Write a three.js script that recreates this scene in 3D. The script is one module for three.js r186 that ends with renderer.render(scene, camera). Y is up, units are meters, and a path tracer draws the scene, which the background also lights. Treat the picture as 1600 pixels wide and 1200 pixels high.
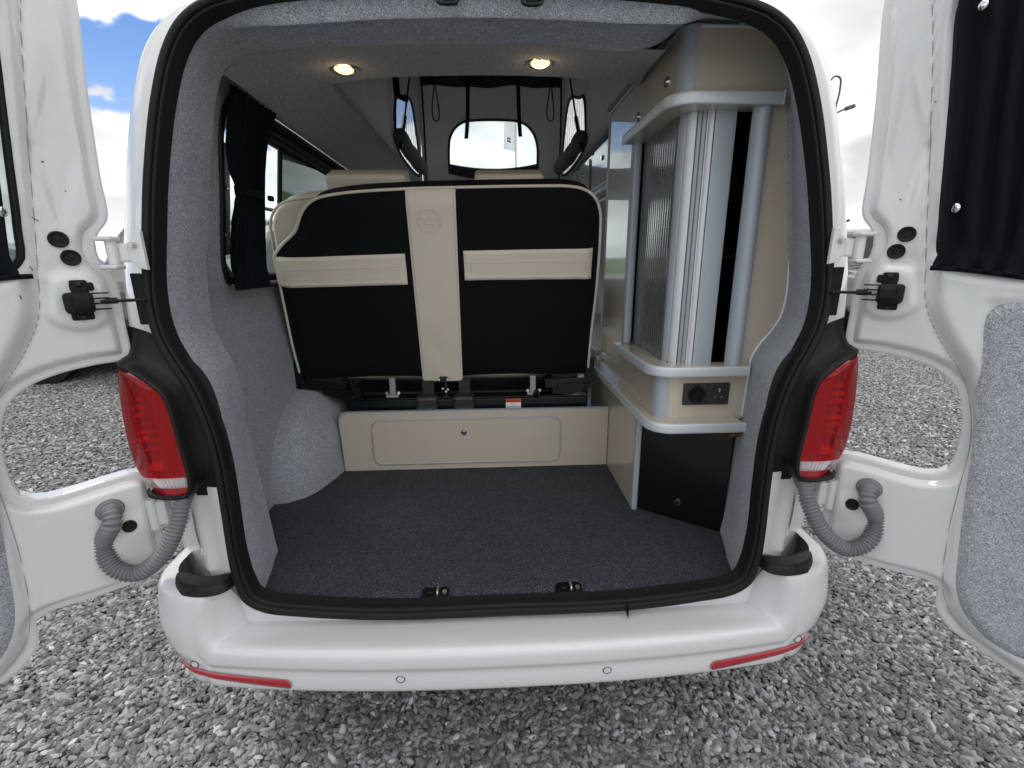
import * as THREE from 'three';
import { mergeGeometries, mergeVertices, toCreasedNormals } from 'three/addons/utils/BufferGeometryUtils.js';
import { RoundedBoxGeometry } from 'three/addons/geometries/RoundedBoxGeometry.js';
import { ImprovedNoise } from 'three/addons/math/ImprovedNoise.js';

// ------------------------------------------------------------------ camera, sky, sun, exposure
const scene = new THREE.Scene();
const camera = new THREE.PerspectiveCamera(79.3, 4 / 3, 0.05, 600);
camera.position.set(-0.0146, 1.42, 0.9933);
{
  const yaw = 0.0416, pitch = 0.2639, roll = -0.008;
  const F = new THREE.Vector3(Math.sin(yaw) * Math.cos(pitch), -Math.sin(pitch), -Math.cos(yaw) * Math.cos(pitch));
  const R = new THREE.Vector3(Math.cos(yaw), 0, Math.sin(yaw)), U = new THREE.Vector3().crossVectors(R, F);
  camera.up.copy(U.multiplyScalar(Math.cos(roll)).addScaledVector(R, -Math.sin(roll)));
  camera.lookAt(camera.position.clone().add(F));
}
const renderer = new THREE.WebGLRenderer({ antialias: true });
renderer.toneMapping = THREE.LinearToneMapping;
renderer.toneMappingExposure = 1.88;
renderer.shadowMap.enabled = true;

const noise = new ImprovedNoise();
const fbm = (x, y, z, o = 5) => { let a = 0.5, s = 0; for (let i = 0; i < o; i++) { s += a * noise.noise(x, y, z); x *= 2.03; y *= 2.03; z *= 2.03; a *= 0.5; } return s; };
const sstep = (a, b, x) => { const t = Math.min(1, Math.max(0, (x - a) / (b - a))); return t * t * (3 - 2 * t); };
const lerp = (a, b, t) => a + (b - a) * t;
let seed = 12345;
const rnd = () => { seed = (seed * 1664525 + 1013904223) >>> 0; return seed / 4294967296; };
const rr = (a, b) => a + (b - a) * rnd();

function skyTexture() {
  const W = 2048, H = 1024, d = new Float32Array(W * H * 4);
  for (let j = 0; j < H; j++) for (let i = 0; i < W; i++) {
    const ph = ((i + 0.5) / W - 0.5) * 2 * Math.PI, th = ((j + 0.5) / H - 0.5) * Math.PI;
    const x = Math.cos(th) * Math.cos(ph), y = Math.sin(th), z = Math.cos(th) * Math.sin(ph);
    let c;
    if (y < -0.01) c = [0.20, 0.205, 0.21];
    else {
      const el = Math.max(0, y), k = 1 / (el + 0.24), px = x * k, pz = z * k;
      const warp = fbm(px * 0.8 + 5, pz * 0.8, 3.3, 3);
      const n = fbm(px * 0.75 + warp * 0.9 + 1.7, pz * 0.75 + 9.1, 0.5, 6);
      const az = Math.atan2(x, -z);
      // cloud cover thins towards the left of the van, as in the picture
      const cover = 0.30 + 0.16 * sstep(-0.2, 0.5, az) * sstep(2.6, 1.8, az) - 0.68 * Math.exp(-(((az + 0.66) / 0.6) ** 2) - (((el - 0.278) / 0.062) ** 2)) - 0.16 * Math.exp(-(((az + 1.5) / 0.7) ** 2) - (((el - 0.3) / 0.2) ** 2)) + 0.55 * fbm(px * 2.6 + 11, pz * 2.6 + 3, 5.5, 6) + 0.55 * fbm(px * 7 + 4, pz * 7 - 3, 2.5, 5);
      const m = sstep(-0.02, 0.06, n + cover);
      const tex = fbm(px * 1.5 + 3 + warp, pz * 1.5 - 4, 7.7, 5), tex2 = fbm(px * 0.6 - 8, pz * 0.6 + 2, 1.1, 4);
      const b = Math.min(1.0, Math.max(0.34, 0.61 + tex * 0.9 + tex2 * 0.9));
      const cl = [b * 0.985, b * 0.995, b * 1.01];
      const t = Math.pow(1 - el, 5);
      const bl = [lerp(0.05, 0.42, t), lerp(0.15, 0.58, t), lerp(0.40, 0.80, t)];
      const hz = Math.pow(1 - el, 9);
      c = [0, 1, 2].map(q => lerp(lerp(bl[q], cl[q], m), [0.96, 0.99, 1.01][q], hz * 0.5));
    }
    const o = (j * W + i) * 4; d[o] = c[0]; d[o + 1] = c[1]; d[o + 2] = c[2]; d[o + 3] = 1;
  }
  const t = new THREE.DataTexture(d, W, H, THREE.RGBAFormat, THREE.FloatType);
  t.mapping = THREE.EquirectangularReflectionMapping; t.magFilter = THREE.LinearFilter; t.minFilter = THREE.LinearFilter; t.wrapS = THREE.RepeatWrapping; t.needsUpdate = true;
  return t;
}
scene.background = skyTexture();
scene.environment = scene.background;
const sun = new THREE.DirectionalLight(new THREE.Color(1, 0.95, 0.87), 0.95);
sun.position.set(-3.2, 7.5, -2.6); sun.target.position.set(0, 0, -1); scene.add(sun, sun.target);
sun.castShadow = true; sun.shadow.radius = 26; sun.shadow.mapSize.set(2048, 2048);
Object.assign(sun.shadow.camera, { left: -9, right: 9, top: 9, bottom: -9, near: 0.5, far: 30 });

// ------------------------------------------------------------------ textures and materials
const canvasTex = (w, h, size, draw, srgb = true) => {
  const c = document.createElement('canvas'); c.width = w; c.height = h; const g = c.getContext('2d'); draw(g, w, h);
  const t = new THREE.CanvasTexture(c); t.wrapS = t.wrapT = THREE.RepeatWrapping; if (size) t.repeat.set(1 / size, 1 / size);
  if (srgb) t.colorSpace = THREE.SRGBColorSpace; t.magFilter = THREE.LinearFilter; return t;
};
// felt: short tangled fibres in light and dark tones
function feltDraw(base, lo, hi, n, len, tint) {
  return (g, w, h) => {
    g.fillStyle = `rgb(${base},${base + tint[0]},${base + tint[1]})`; g.fillRect(0, 0, w, h);
    for (let i = 0; i < 260; i++) {
      const x = rnd() * w, y = rnd() * h, r = rr(14, 60), v = rnd() < 0.5 ? 0 : 255;
      for (const ox of [-w, 0, w]) for (const oy of [-h, 0, h]) { if (x + ox < -r || x + ox > w + r || y + oy < -r || y + oy > h + r) continue; const q = g.createRadialGradient(x + ox, y + oy, 0, x + ox, y + oy, r); q.addColorStop(0, `rgba(${v},${v},${v},0.03)`); q.addColorStop(1, `rgba(${v},${v},${v},0)`); g.fillStyle = q; g.fillRect(x + ox - r, y + oy - r, 2 * r, 2 * r); }
    }
    for (let i = 0; i < n; i++) {
      const v = Math.round(rnd() < 0.5 ? rr(lo, base) : rr(base, hi)), a = rnd() * Math.PI * 2, l = rr(len * 0.4, len), x = rnd() * w, y = rnd() * h;
      g.strokeStyle = `rgba(${v},${v + tint[0]},${v + tint[1]},${rr(0.3, 0.75)})`; g.lineWidth = rr(0.8, 2.0);
      const b = a + rr(-0.8, 0.8);
      for (const ox of [0, x + l > w ? -w : x < l ? w : 0]) for (const oy of [0, y + l > h ? -h : y < l ? h : 0]) {
        g.beginPath(); g.moveTo(x + ox, y + oy); g.quadraticCurveTo(x + ox + Math.cos(a) * l / 2, y + oy + Math.sin(a) * l / 2, x + ox + Math.cos(b) * l, y + oy + Math.sin(b) * l); g.stroke();
      }
    }
  };
}
const feltMap = canvasTex(1024, 1024, 0.27, feltDraw(166, 84, 250, 38000, 17, [4, 11]));
const feltBump = canvasTex(1024, 1024, 0.27, feltDraw(128, 20, 240, 46000, 15, [0, 0]), false);
const darkMap = canvasTex(1024, 1024, 0.42, feltDraw(46, 8, 128, 46000, 10, [2, 9]));
{ const c = darkMap.image, g = c.getContext('2d'); for (let i = 0; i < 26; i++) { g.fillStyle = `rgba(225,225,220,${rr(0.4, 0.9)})`; g.fillRect(rnd() * 1024, rnd() * 1024, rr(1.5, 4), rr(1.5, 3)); } }
const darkBump = canvasTex(1024, 1024, 0.42, feltDraw(128, 10, 250, 52000, 9, [0, 0]), false);
const speck = (base, amp, n, size, tile) => canvasTex(size, size, tile, (g, w, h) => {
  const im = g.createImageData(w, h);
  for (let y = 0; y < h; y++) for (let x = 0; x < w; x++) {
    const o = (y * w + x) * 4, e = (rnd() - 0.5) * amp + (rnd() < n ? (rnd() - 0.4) * amp * 3 : 0);
    for (let q = 0; q < 3; q++) im.data[o + q] = Math.max(0, Math.min(255, base[q] + e)); im.data[o + 3] = 255;
  }
  g.putImageData(im, 0, 0);
});
const paintMap = speck([212, 213, 214], 9, 0.10, 512, 0.25);
const laminateMap = speck([197, 187, 171], 12, 0.2, 512, 0.30);
const weave = canvasTex(256, 256, 0.05, (g, w, h) => { for (let y = 0; y < h; y += 4) for (let x = 0; x < w; x += 4) { const v = 110 + (((x + y) / 4) % 2) * 60 + rnd() * 50; g.fillStyle = `rgb(${v},${v},${v})`; g.fillRect(x, y, 4, 4); } }, false);
const leatherBump = canvasTex(512, 512, 0.06, (g, w, h) => { g.fillStyle = '#999'; g.fillRect(0, 0, w, h); for (let i = 0; i < 5200; i++) { const v = Math.round(rr(90, 220)); g.fillStyle = `rgba(${v},${v},${v},0.5)`; g.beginPath(); g.ellipse(rnd() * w, rnd() * h, rr(2, 7), rr(2, 5), rnd() * 3, 0, 7); g.fill(); } }, false);

const M = {};
const std = (o) => { const m = new THREE.MeshPhysicalMaterial(o); m.side = THREE.DoubleSide; return m; };
const lin = (r, g, b) => new THREE.Color().setRGB(r, g ?? r, b ?? r);
M.paint = std({ map: paintMap, roughness: 0.42, clearcoat: 1, clearcoatRoughness: 0.05 });
M.felt = std({ map: feltMap, bumpMap: feltBump, bumpScale: 0.0024, roughness: 1, sheen: 0.6, sheenRoughness: 0.6, sheenColor: lin(0.5, 0.52, 0.55) });
M.carpet = std({ map: darkMap, bumpMap: darkBump, bumpScale: 0.003, roughness: 1, sheen: 0.25, sheenRoughness: 0.7, sheenColor: lin(0.3, 0.32, 0.36) });
M.laminate = std({ map: laminateMap, roughness: 0.35, clearcoat: 1, clearcoatRoughness: 0.02 });
M.alu = std({ color: lin(0.40, 0.45, 0.50), metalness: 0.15, roughness: 0.5, clearcoat: 0.2, clearcoatRoughness: 0.3 });
M.aluBright = std({ color: lin(0.66, 0.69, 0.72), metalness: 0.3, roughness: 0.42 });
M.aluGrey = std({ color: lin(0.36, 0.37, 0.38), metalness: 0.35, roughness: 0.42 });
M.rubber = std({ color: lin(0.008), roughness: 0.62, specularIntensity: 0.55 });
M.black = std({ color: lin(0.005), roughness: 0.45, specularIntensity: 0.6 });
M.blackMatt = std({ color: lin(0.007), roughness: 0.7, specularIntensity: 0.6 });
M.blackGloss = std({ color: lin(0.004, 0.0045, 0.005), roughness: 0.3, specularIntensity: 0.6, clearcoat: 0.3, clearcoatRoughness: 0.15 });
M.fabric = std({ color: lin(0.0035, 0.0047, 0.0068), specularIntensity: 0.45, roughness: 0.85, bumpMap: weave, bumpScale: 0.0003, sheen: 0.06, sheenColor: lin(0.3) });
M.cream = std({ color: lin(0.78, 0.70, 0.58), roughness: 0.55, bumpMap: leatherBump, bumpScale: 0.0003 });
M.thread = std({ color: lin(0.38, 0.34, 0.28), roughness: 0.9 });
M.curtain = std({ color: lin(0.003, 0.0042, 0.008), specularIntensity: 0.4, roughness: 0.9, sheen: 0.08, sheenColor: lin(0.2, 0.22, 0.3) });
M.reel = std({ color: lin(0.030), roughness: 0.38 });
M.seamDirt = std({ color: lin(0.06, 0.055, 0.05), roughness: 0.9 });
M.chrome = std({ color: lin(0.8), metalness: 1, roughness: 0.12 });
M.zinc = std({ color: lin(0.6), metalness: 0.9, roughness: 0.35 });
M.glass = std({ color: lin(0.80, 0.88, 0.87), transmission: 1, thickness: 0, roughness: 0.01, ior: 1.5 });
M.glassTint = std({ color: lin(0.42, 0.49, 0.47), transmission: 1, thickness: 0, roughness: 0.01, ior: 1.5 });
M.vinyl = std({ color: lin(0.86, 0.93, 0.92), transmission: 1, thickness: 0, roughness: 0.02, ior: 1.45 });
M.mesh = std({ color: lin(0.8, 0.8, 0.8), transmission: 0.8, thickness: 0, roughness: 0.25 });
M.tent = std({ color: lin(0.22, 0.213, 0.205), roughness: 0.95, transmission: 0.22, thickness: 0 });
M.tentDark = std({ color: lin(0.02, 0.022, 0.034), roughness: 0.9 });
M.tentFlap = std({ color: lin(0.055, 0.066, 0.07), roughness: 0.9 });
M.tentTrim = std({ color: lin(0.03, 0.026, 0.024), roughness: 0.9 });
M.hose = std({ color: lin(0.17, 0.175, 0.185), roughness: 0.6 });
M.lens = std({ color: lin(0.62, 0.002, 0.014), transmission: 0.82, thickness: 0, roughness: 0.03, specularIntensity: 0.6, clearcoat: 0.5, clearcoatRoughness: 0.02 });
M.lensClear = std({ color: lin(0.92, 0.90, 0.90), transmission: 0.8, thickness: 0, roughness: 0.06, clearcoat: 1, clearcoatRoughness: 0.02 });
M.reflectorBowl = std({ color: lin(0.75, 0.72, 0.72), metalness: 0.6, roughness: 0.28 });
M.redSolid = std({ color: lin(0.34, 0.004, 0.012), roughness: 0.25, clearcoat: 1, clearcoatRoughness: 0.04 });
M.smoke = std({ color: lin(0.17, 0.17, 0.175), metalness: 0.3, roughness: 0.25, clearcoat: 1, clearcoatRoughness: 0.04 });
M.lampGlow = std({ color: lin(0.9, 0.7, 0.4), emissive: lin(1.0, 0.60, 0.20), emissiveIntensity: 0.9, roughness: 0.4 });
M.ledGlow = std({ color: lin(1, 0.9, 0.6), emissive: lin(1.0, 0.82, 0.45), emissiveIntensity: 1.4, roughness: 0.4 });

// ------------------------------------------------------------------ helpers
const used = {};
const numbered = (n) => { used[n] = (used[n] ?? -1) + 1; return used[n] ? `${n}_${String(used[n]).padStart(3, '0')}` : n; };
const sh = (m) => { m.castShadow = true; m.receiveShadow = true; return m; };
function part(name, geo, mat, parent) { const m = sh(new THREE.Mesh(Array.isArray(geo) ? join(geo) : geo, mat)); m.name = name; parent.add(m); return m; }
function thing(name, label, category, pos = [0, 0, 0], group) { const o = new THREE.Group(); o.name = numbered(name); o.position.set(...pos); o.userData = { label, category }; if (group) o.userData.group = group; scene.add(o); return o; }
function solo(name, geo, mat, label, category, group) { const m = part(numbered(name), geo, mat, scene); m.userData = { label, category }; if (group) m.userData.group = group; return m; }
function struct(name, geo, mat) { const m = part(numbered(name), geo, mat, scene); m.userData = { kind: 'structure', label: null }; delete m.userData.label; return m; }
const strip = (g) => { g = g.index ? g.toNonIndexed() : g; for (const k of Object.keys(g.attributes)) if (!['position', 'normal', 'uv'].includes(k)) g.deleteAttribute(k); if (!g.attributes.uv) g.setAttribute('uv', new THREE.BufferAttribute(new Float32Array(g.attributes.position.count * 2), 2)); return g; };
const join = (a) => a.length === 1 ? a[0] : mergeGeometries(a.map(strip));
const box = (w, h, d, x = 0, y = 0, z = 0, r = 0.003, rot) => { const g = r ? new RoundedBoxGeometry(w, h, d, 2, Math.min(r, w / 2.01, h / 2.01, d / 2.01)) : new THREE.BoxGeometry(w, h, d); if (rot) { g.rotateX(rot[0]); g.rotateY(rot[1]); g.rotateZ(rot[2]); } g.translate(x, y, z); return g; };
const cyl = (r0, r1, h, x, y, z, axis = 'y', n = 28) => { const g = new THREE.CylinderGeometry(r0, r1, h, n); if (axis === 'x') g.rotateZ(Math.PI / 2); if (axis === 'z') g.rotateX(Math.PI / 2); g.translate(x, y, z); return g; };
const V = (x, y, z) => new THREE.Vector3(x, y, z);
const tube = (pts, r, seg = 40, rad = 8, closed = false) => new THREE.TubeGeometry(new THREE.CatmullRomCurve3(pts.map(p => V(...p)), closed, 'centripetal'), seg, r, rad, closed);
const bar = (a, b, r, n = 10) => { const A = V(...a), B = V(...b), g = new THREE.CylinderGeometry(r, r, A.distanceTo(B), n); g.applyQuaternion(new THREE.Quaternion().setFromUnitVectors(V(0, 1, 0), B.clone().sub(A).normalize())); const m = A.add(B).multiplyScalar(0.5); g.translate(m.x, m.y, m.z); return g; };
// smooth 2D curve through points
function smooth2(pts, n, closed = false, tension) { const c = new THREE.CatmullRomCurve3(pts.map(p => V(p[0], p[1], p[2] || 0)), closed, 'centripetal'); return c.getSpacedPoints(n).slice(0, closed ? n : n + 1).map(p => [p.x, p.y, p.z]); }
// grid surface: f(i, j) -> [x, y, z]
function surf(nu, nv, f, closedU = false, flip = false) {
  const P = [], uv = [], idx = [], C = closedU ? nu : nu + 1;
  const pts = []; for (let i = 0; i <= nu; i++) { pts.push([]); for (let j = 0; j <= nv; j++) pts[i].push(f(i / nu, j / nv, i, j)); }
  const D = (a, b) => Math.hypot(a[0] - b[0], a[1] - b[1], a[2] - b[2]);
  const us = [0], mj = Math.floor(nv / 2), mi = Math.floor(nu / 2), vs = [0];
  for (let i = 1; i <= nu; i++) us.push(us[i - 1] + D(pts[i][mj], pts[i - 1][mj]));
  for (let j = 1; j <= nv; j++) vs.push(vs[j - 1] + D(pts[mi][j], pts[mi][j - 1]));
  for (let i = 0; i <= nu; i++) for (let j = 0; j <= nv; j++) { P.push(...pts[i][j]); uv.push(us[i], vs[j]); }
  for (let i = 0; i < nu; i++) for (let j = 0; j < nv; j++) { const a = i * (nv + 1) + j, b = a + nv + 1; flip ? idx.push(a, a + 1, b, b, a + 1, b + 1) : idx.push(a, b, a + 1, b, b + 1, a + 1); }
  const g = new THREE.BufferGeometry(); g.setAttribute('position', new THREE.Float32BufferAttribute(P, 3)); g.setAttribute('uv', new THREE.Float32BufferAttribute(uv, 2)); g.setIndex(idx); g.computeVertexNormals();
  if (closedU) { const n = g.attributes.normal; for (let j = 0; j <= nv; j++) { const a = j, b = nu * (nv + 1) + j; const v = V(n.getX(a) + n.getX(b), n.getY(a) + n.getY(b), n.getZ(a) + n.getZ(b)).normalize(); n.setXYZ(a, v.x, v.y, v.z); n.setXYZ(b, v.x, v.y, v.z); } }
  return g;
}
const inside = (poly, x, y) => { let c = false; for (let i = 0, j = poly.length - 1; i < poly.length; j = i++) { const [xi, yi] = poly[i], [xj, yj] = poly[j]; if ((yi > y) !== (yj > y) && x < (xj - xi) * (y - yi) / (yj - yi) + xi) c = !c; } return c; };
function near(poly, closed, x, y) { let best = 1e9, bx = x, by = y; const n = poly.length; for (let i = 0; i < (closed ? n : n - 1); i++) { const [ax, ay] = poly[i], [cx, cy] = poly[(i + 1) % n], dx = cx - ax, dy = cy - ay, L = dx * dx + dy * dy || 1e-12; let t = ((x - ax) * dx + (y - ay) * dy) / L; t = t < 0 ? 0 : t > 1 ? 1 : t; const qx = ax + dx * t, qy = ay + dy * t, d = (qx - x) ** 2 + (qy - y) ** 2; if (d < best) { best = d; bx = qx; by = qy; } } return { d: Math.sqrt(best), x: bx, y: by }; }
// sheet cut to an outline with holes, vertices on the rim snapped to it
function sheet(outline, holes, res, map, flip = false) {
  const xs = outline.map(p => p[0]), ys = outline.map(p => p[1]), x0 = Math.min(...xs) - res, x1 = Math.max(...xs) + res, y0 = Math.min(...ys) - res, y1 = Math.max(...ys) + res;
  const nx = Math.ceil((x1 - x0) / res), ny = Math.ceil((y1 - y0) / res), cell = new Uint8Array(nx * ny), cnt = new Uint8Array((nx + 1) * (ny + 1));
  for (let j = 0; j < ny; j++) for (let i = 0; i < nx; i++) { const x = x0 + (i + 0.5) * res, y = y0 + (j + 0.5) * res; if (inside(outline, x, y) && !holes.some(h => inside(h, x, y))) { cell[j * nx + i] = 1; for (const [a, b] of [[0, 0], [1, 0], [0, 1], [1, 1]]) cnt[(j + b) * (nx + 1) + i + a]++; } }
  const id = new Int32Array((nx + 1) * (ny + 1)).fill(-1), P = [], uv = [], idx = [];
  const vert = (i, j) => {
    const k = j * (nx + 1) + i; if (id[k] >= 0) return id[k];
    let x = x0 + i * res, y = y0 + j * res; const e = near(outline, true, x, y); let d = e.d;
    if (cnt[k] < 4) { let b = e; for (const h of holes) { const q = near(h, true, x, y); if (q.d < b.d) b = q; } x = b.x; y = b.y; d = near(outline, true, x, y).d; }
    id[k] = P.length / 3; P.push(...map(x, y, d)); uv.push(x, y); return id[k];
  };
  for (let j = 0; j < ny; j++) for (let i = 0; i < nx; i++) if (cell[j * nx + i]) { const a = vert(i, j), b = vert(i + 1, j), c = vert(i + 1, j + 1), d = vert(i, j + 1); flip ? idx.push(a, c, b, a, d, c) : idx.push(a, b, c, a, c, d); }
  const g = new THREE.BufferGeometry(); g.setAttribute('position', new THREE.Float32BufferAttribute(P, 3)); g.setAttribute('uv', new THREE.Float32BufferAttribute(uv, 2)); g.setIndex(idx); g.computeVertexNormals(); return g;
}
const shapeOf = (pts) => { const s = new THREE.Shape(); pts.forEach((p, i) => i ? s.lineTo(p[0], p[1]) : s.moveTo(p[0], p[1])); s.closePath(); return s; };
function extr(pts, depth, bevel = 0, holes = [], seg = 2) { const s = shapeOf(pts); for (const h of holes) s.holes.push(shapeOf(h)); return new THREE.ExtrudeGeometry(s, { depth, bevelEnabled: bevel > 0, bevelThickness: bevel, bevelSize: bevel, bevelOffset: -bevel, bevelSegments: seg, curveSegments: 8 }); }
function roundRect(x0, y0, x1, y1, r, n = 7) { const p = []; const c = [[x1 - r, y0 + r, -90], [x1 - r, y1 - r, 0], [x0 + r, y1 - r, 90], [x0 + r, y0 + r, 180]]; for (const [cx, cy, a] of c) for (let i = 0; i <= n; i++) { const t = (a + 90 * i / n) * Math.PI / 180; p.push([cx + r * Math.cos(t), cy + r * Math.sin(t)]); } return p; }
const offsetOpen = (pts, d) => pts.map((p, i) => { const a = pts[Math.max(0, i - 1)], b = pts[Math.min(pts.length - 1, i + 1)], tx = b[0] - a[0], ty = b[1] - a[1], l = Math.hypot(tx, ty) || 1; return [p[0] - ty / l * d, p[1] + tx / l * d]; });

// ------------------------------------------------------------------ ground
{
  const gt = canvasTex(1024, 1024, 1.6, (g, w, h) => { g.fillStyle = 'rgb(112,114,116)'; g.fillRect(0, 0, w, h); for (let i = 0; i < 26000; i++) { const v = Math.round(rr(88, 205) * (rnd() < 0.1 ? 1.2 : 0.95)); g.fillStyle = `rgb(${v},${v},${v + 2})`; g.beginPath(); g.ellipse(rnd() * w, rnd() * h, rr(4, 11), rr(3, 7), rnd() * 3.1, 0, 7); g.fill(); } });
  const m = std({ map: gt, bumpMap: gt, bumpScale: 0.02, roughness: 0.95 });
  const g = new THREE.PlaneGeometry(70, 60); g.rotateX(-Math.PI / 2); g.translate(0, -0.012, -14);
  const u = g.attributes.uv, p = g.attributes.position; for (let i = 0; i < u.count; i++) u.setXY(i, p.getX(i), p.getZ(i));
  struct('ground', g, m);
  const grass = std({ color: lin(0.10, 0.17, 0.045), roughness: 1 });
  const f = new THREE.PlaneGeometry(900, 900, 1, 1); f.rotateX(-Math.PI / 2); f.translate(0, -0.03, -60); struct('grass_field', f, grass);
  const road = std({ color: lin(0.16, 0.16, 0.165), roughness: 0.95 });
  const r = new THREE.PlaneGeometry(160, 6); r.rotateX(-Math.PI / 2); r.translate(0, -0.005, -27); struct('road', r, road);
}
{ // loose stones, each a shape of its own, far too many to count
  const grp = new THREE.Group(); grp.name = 'gravel'; grp.userData = { kind: 'stuff', label: 'grey crushed slate gravel covering the ground around the van', category: 'gravel' }; scene.add(grp);
  const variants = [];
  for (let k = 0; k < 6; k++) {
    let g = new THREE.IcosahedronGeometry(1, 2); g.deleteAttribute('uv'); g.deleteAttribute('normal'); g = mergeVertices(g, 1e-4); const p = g.attributes.position;
    const cuts = []; for (let c = 0; c < 10; c++) cuts.push([V(rr(-1, 1), rr(-1, 1), rr(-1, 1)).normalize(), rr(0.60, 0.9)]);
    for (let i = 0; i < p.count; i++) { const v = V(p.getX(i), p.getY(i), p.getZ(i)); for (const [n, d] of cuts) { const e = v.dot(n) - d; if (e > 0) v.addScaledVector(n, -e); } v.multiplyScalar(1 + 0.10 * noise.noise(v.x * 1.7 + k * 9, v.y * 1.7, v.z * 1.7)); p.setXYZ(i, v.x * 1.06, v.y * rr(0.98, 1.02) * 0.56, v.z * 0.74); }
    g.computeVertexNormals(); g = toCreasedNormals(g, 0.45); variants.push(g);
  }
  const mat = std({ color: lin(1), roughness: 0.82 });
  const spots = [];
  const put = (x0, x1, z0, z1, dens, sc) => { const n = Math.round((x1 - x0) * (z1 - z0) * dens); for (let i = 0; i < n; i++) { const x = rr(x0, x1), z = rr(z0, z1); if (Math.abs(x) < 0.62 && z < -0.75) continue; spots.push([x, z, sc]); } };
  put(-2.6, 2.6, -1.6, 0.75, 10500, 1);
  put(-6.8, -2.6, -6.2, 0.2, 4200, 1.12); put(2.6, 6.8, -6.2, 0.2, 4200, 1.12);
  put(-2.6, -0.8, -6, -1.6, 2600, 1.12); put(0.8, 2.6, -6, -1.6, 2600, 1.12);
  put(-13, -6.8, -13, -3, 900, 1.6); put(6.8, 13, -13, -3, 900, 1.6); put(-6.8, 6.8, -13, -6.2, 500, 1.6); put(-2.6, 2.6, 0.75, 2.0, 5000, 1.1);
  const per = variants.map(() => []); spots.forEach((s, i) => per[i % variants.length].push(s));
  const m4 = new THREE.Matrix4(), q = new THREE.Quaternion(), e = new THREE.Euler(), c = new THREE.Color();
  variants.forEach((g, k) => {
    const im = new THREE.InstancedMesh(g, mat, per[k].length); im.name = 'stone'; im.castShadow = im.receiveShadow = true; im.userData.kind = 'stuff';
    per[k].forEach(([x, z, sc], i) => {
      const s = 0.0104 * Math.exp((rnd() + rnd() + rnd() - 1.5) * 0.42) * sc;
      e.set(rr(-0.42, 0.42), rnd() * 6.28, rr(-0.42, 0.42)); q.setFromEuler(e);
      m4.compose(V(x, rr(-0.008, 0.005) * sc, z), q, V(s * rr(0.95, 1.5), s, s)); im.setMatrixAt(i, m4);
      let v = 0.115 + 0.25 * Math.pow(rnd(), 1.6); if (rnd() < 0.04) v = rr(0.42, 0.56); const w = rr(-0.02, 0.012); c.setRGB(v * (1 + w), v * 1.005, v * (1.03 - w)); im.setColorAt(i, c);
    });
    grp.add(im);
  });
}

// ------------------------------------------------------------------ the van
const van = thing('campervan', 'white campervan seen from behind with both rear doors swung wide open', 'campervan');
const zl = (y) => y > 1.2 ? -0.1 * (y - 1.2) : 0;
const half = [[0, 0.533], [0.215, 0.531], [0.35, 0.536], [0.5, 0.552], [0.6, 0.571], [0.645, 0.605], [0.66, 0.66], [0.662, 0.72], [0.657, 0.866], [0.656, 0.99], [0.664, 1.07], [0.684, 1.155], [0.71, 1.212], [0.727, 1.252], [0.737, 1.30], [0.739, 1.365], [0.725, 1.48], [0.705, 1.60], [0.672, 1.735], [0.640, 1.82], [0.605, 1.87], [0.558, 1.903], [0.47, 1.928], [0.30, 1.947], [0, 1.955]];
const ringPts = [...half, ...half.slice(1, -1).reverse().map(([x, y]) => [-x, y])];
const ring = smooth2(ringPts, 360, true);
const ringN = ring.map((p, i) => { const a = ring[(i + 359) % 360], b = ring[(i + 1) % 360], tx = b[0] - a[0], ty = b[1] - a[1], l = Math.hypot(tx, ty); return [-ty / l, tx / l]; }); // inward (counter-clockwise path)
const ringAt = (i, n, z) => { const k = ((i % 360) + 360) % 360, p = ring[k], q = ringN[k], y = p[1] + q[1] * n; return [p[0] + q[0] * n, y, z + zl(y)]; };
const sealX = (y) => { let b = 0.66, bd = 9; for (const p of ring) if (p[0] > 0 && Math.abs(p[1] - y) < bd && p[1] > 0.6) { bd = Math.abs(p[1] - y); b = p[0]; } return b; };

{ // rubber seal round the opening
  const prof = [[0.004, -0.02], [0.004, 0.000], [0.006, 0.006], [0.010, 0.009], [0.0155, 0.0095], [0.0195, 0.008], [0.0215, 0.003], [0.0225, 0.000], [0.024, 0.004], [0.0265, 0.007], [0.029, 0.0055], [0.0305, 0.000], [0.031, -0.014], [0.033, -0.030]];
  const P = smooth2(prof, 30).map(p => [p[0], p[1]]);
  part('aperture_seal', surf(360, 30, (u, v, i, j) => ringAt(i, P[j][0] * (1 + 0.34 * sstep(0.8, 0.58, ring[i % 360][1])), P[j][1] + 0.0008 * noise.noise(i * 0.13, j * 0.1, 3)), true), M.rubber, van);
  part('seal_joint', box(0.0022, 0.03, 0.034, 0.318, 0.548, 0.004, 0.0008), M.black, van);
}
{ // white sill below the opening
  part('sill_panel', surf(150, 4, (u, v) => { const i = Math.round(lerp(-66, 66, u)); const q = ringAt(i, lerp(0.016, -0.060, v), -0.016 - 0.006 * v); return q; }), M.paint, van);
}
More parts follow.
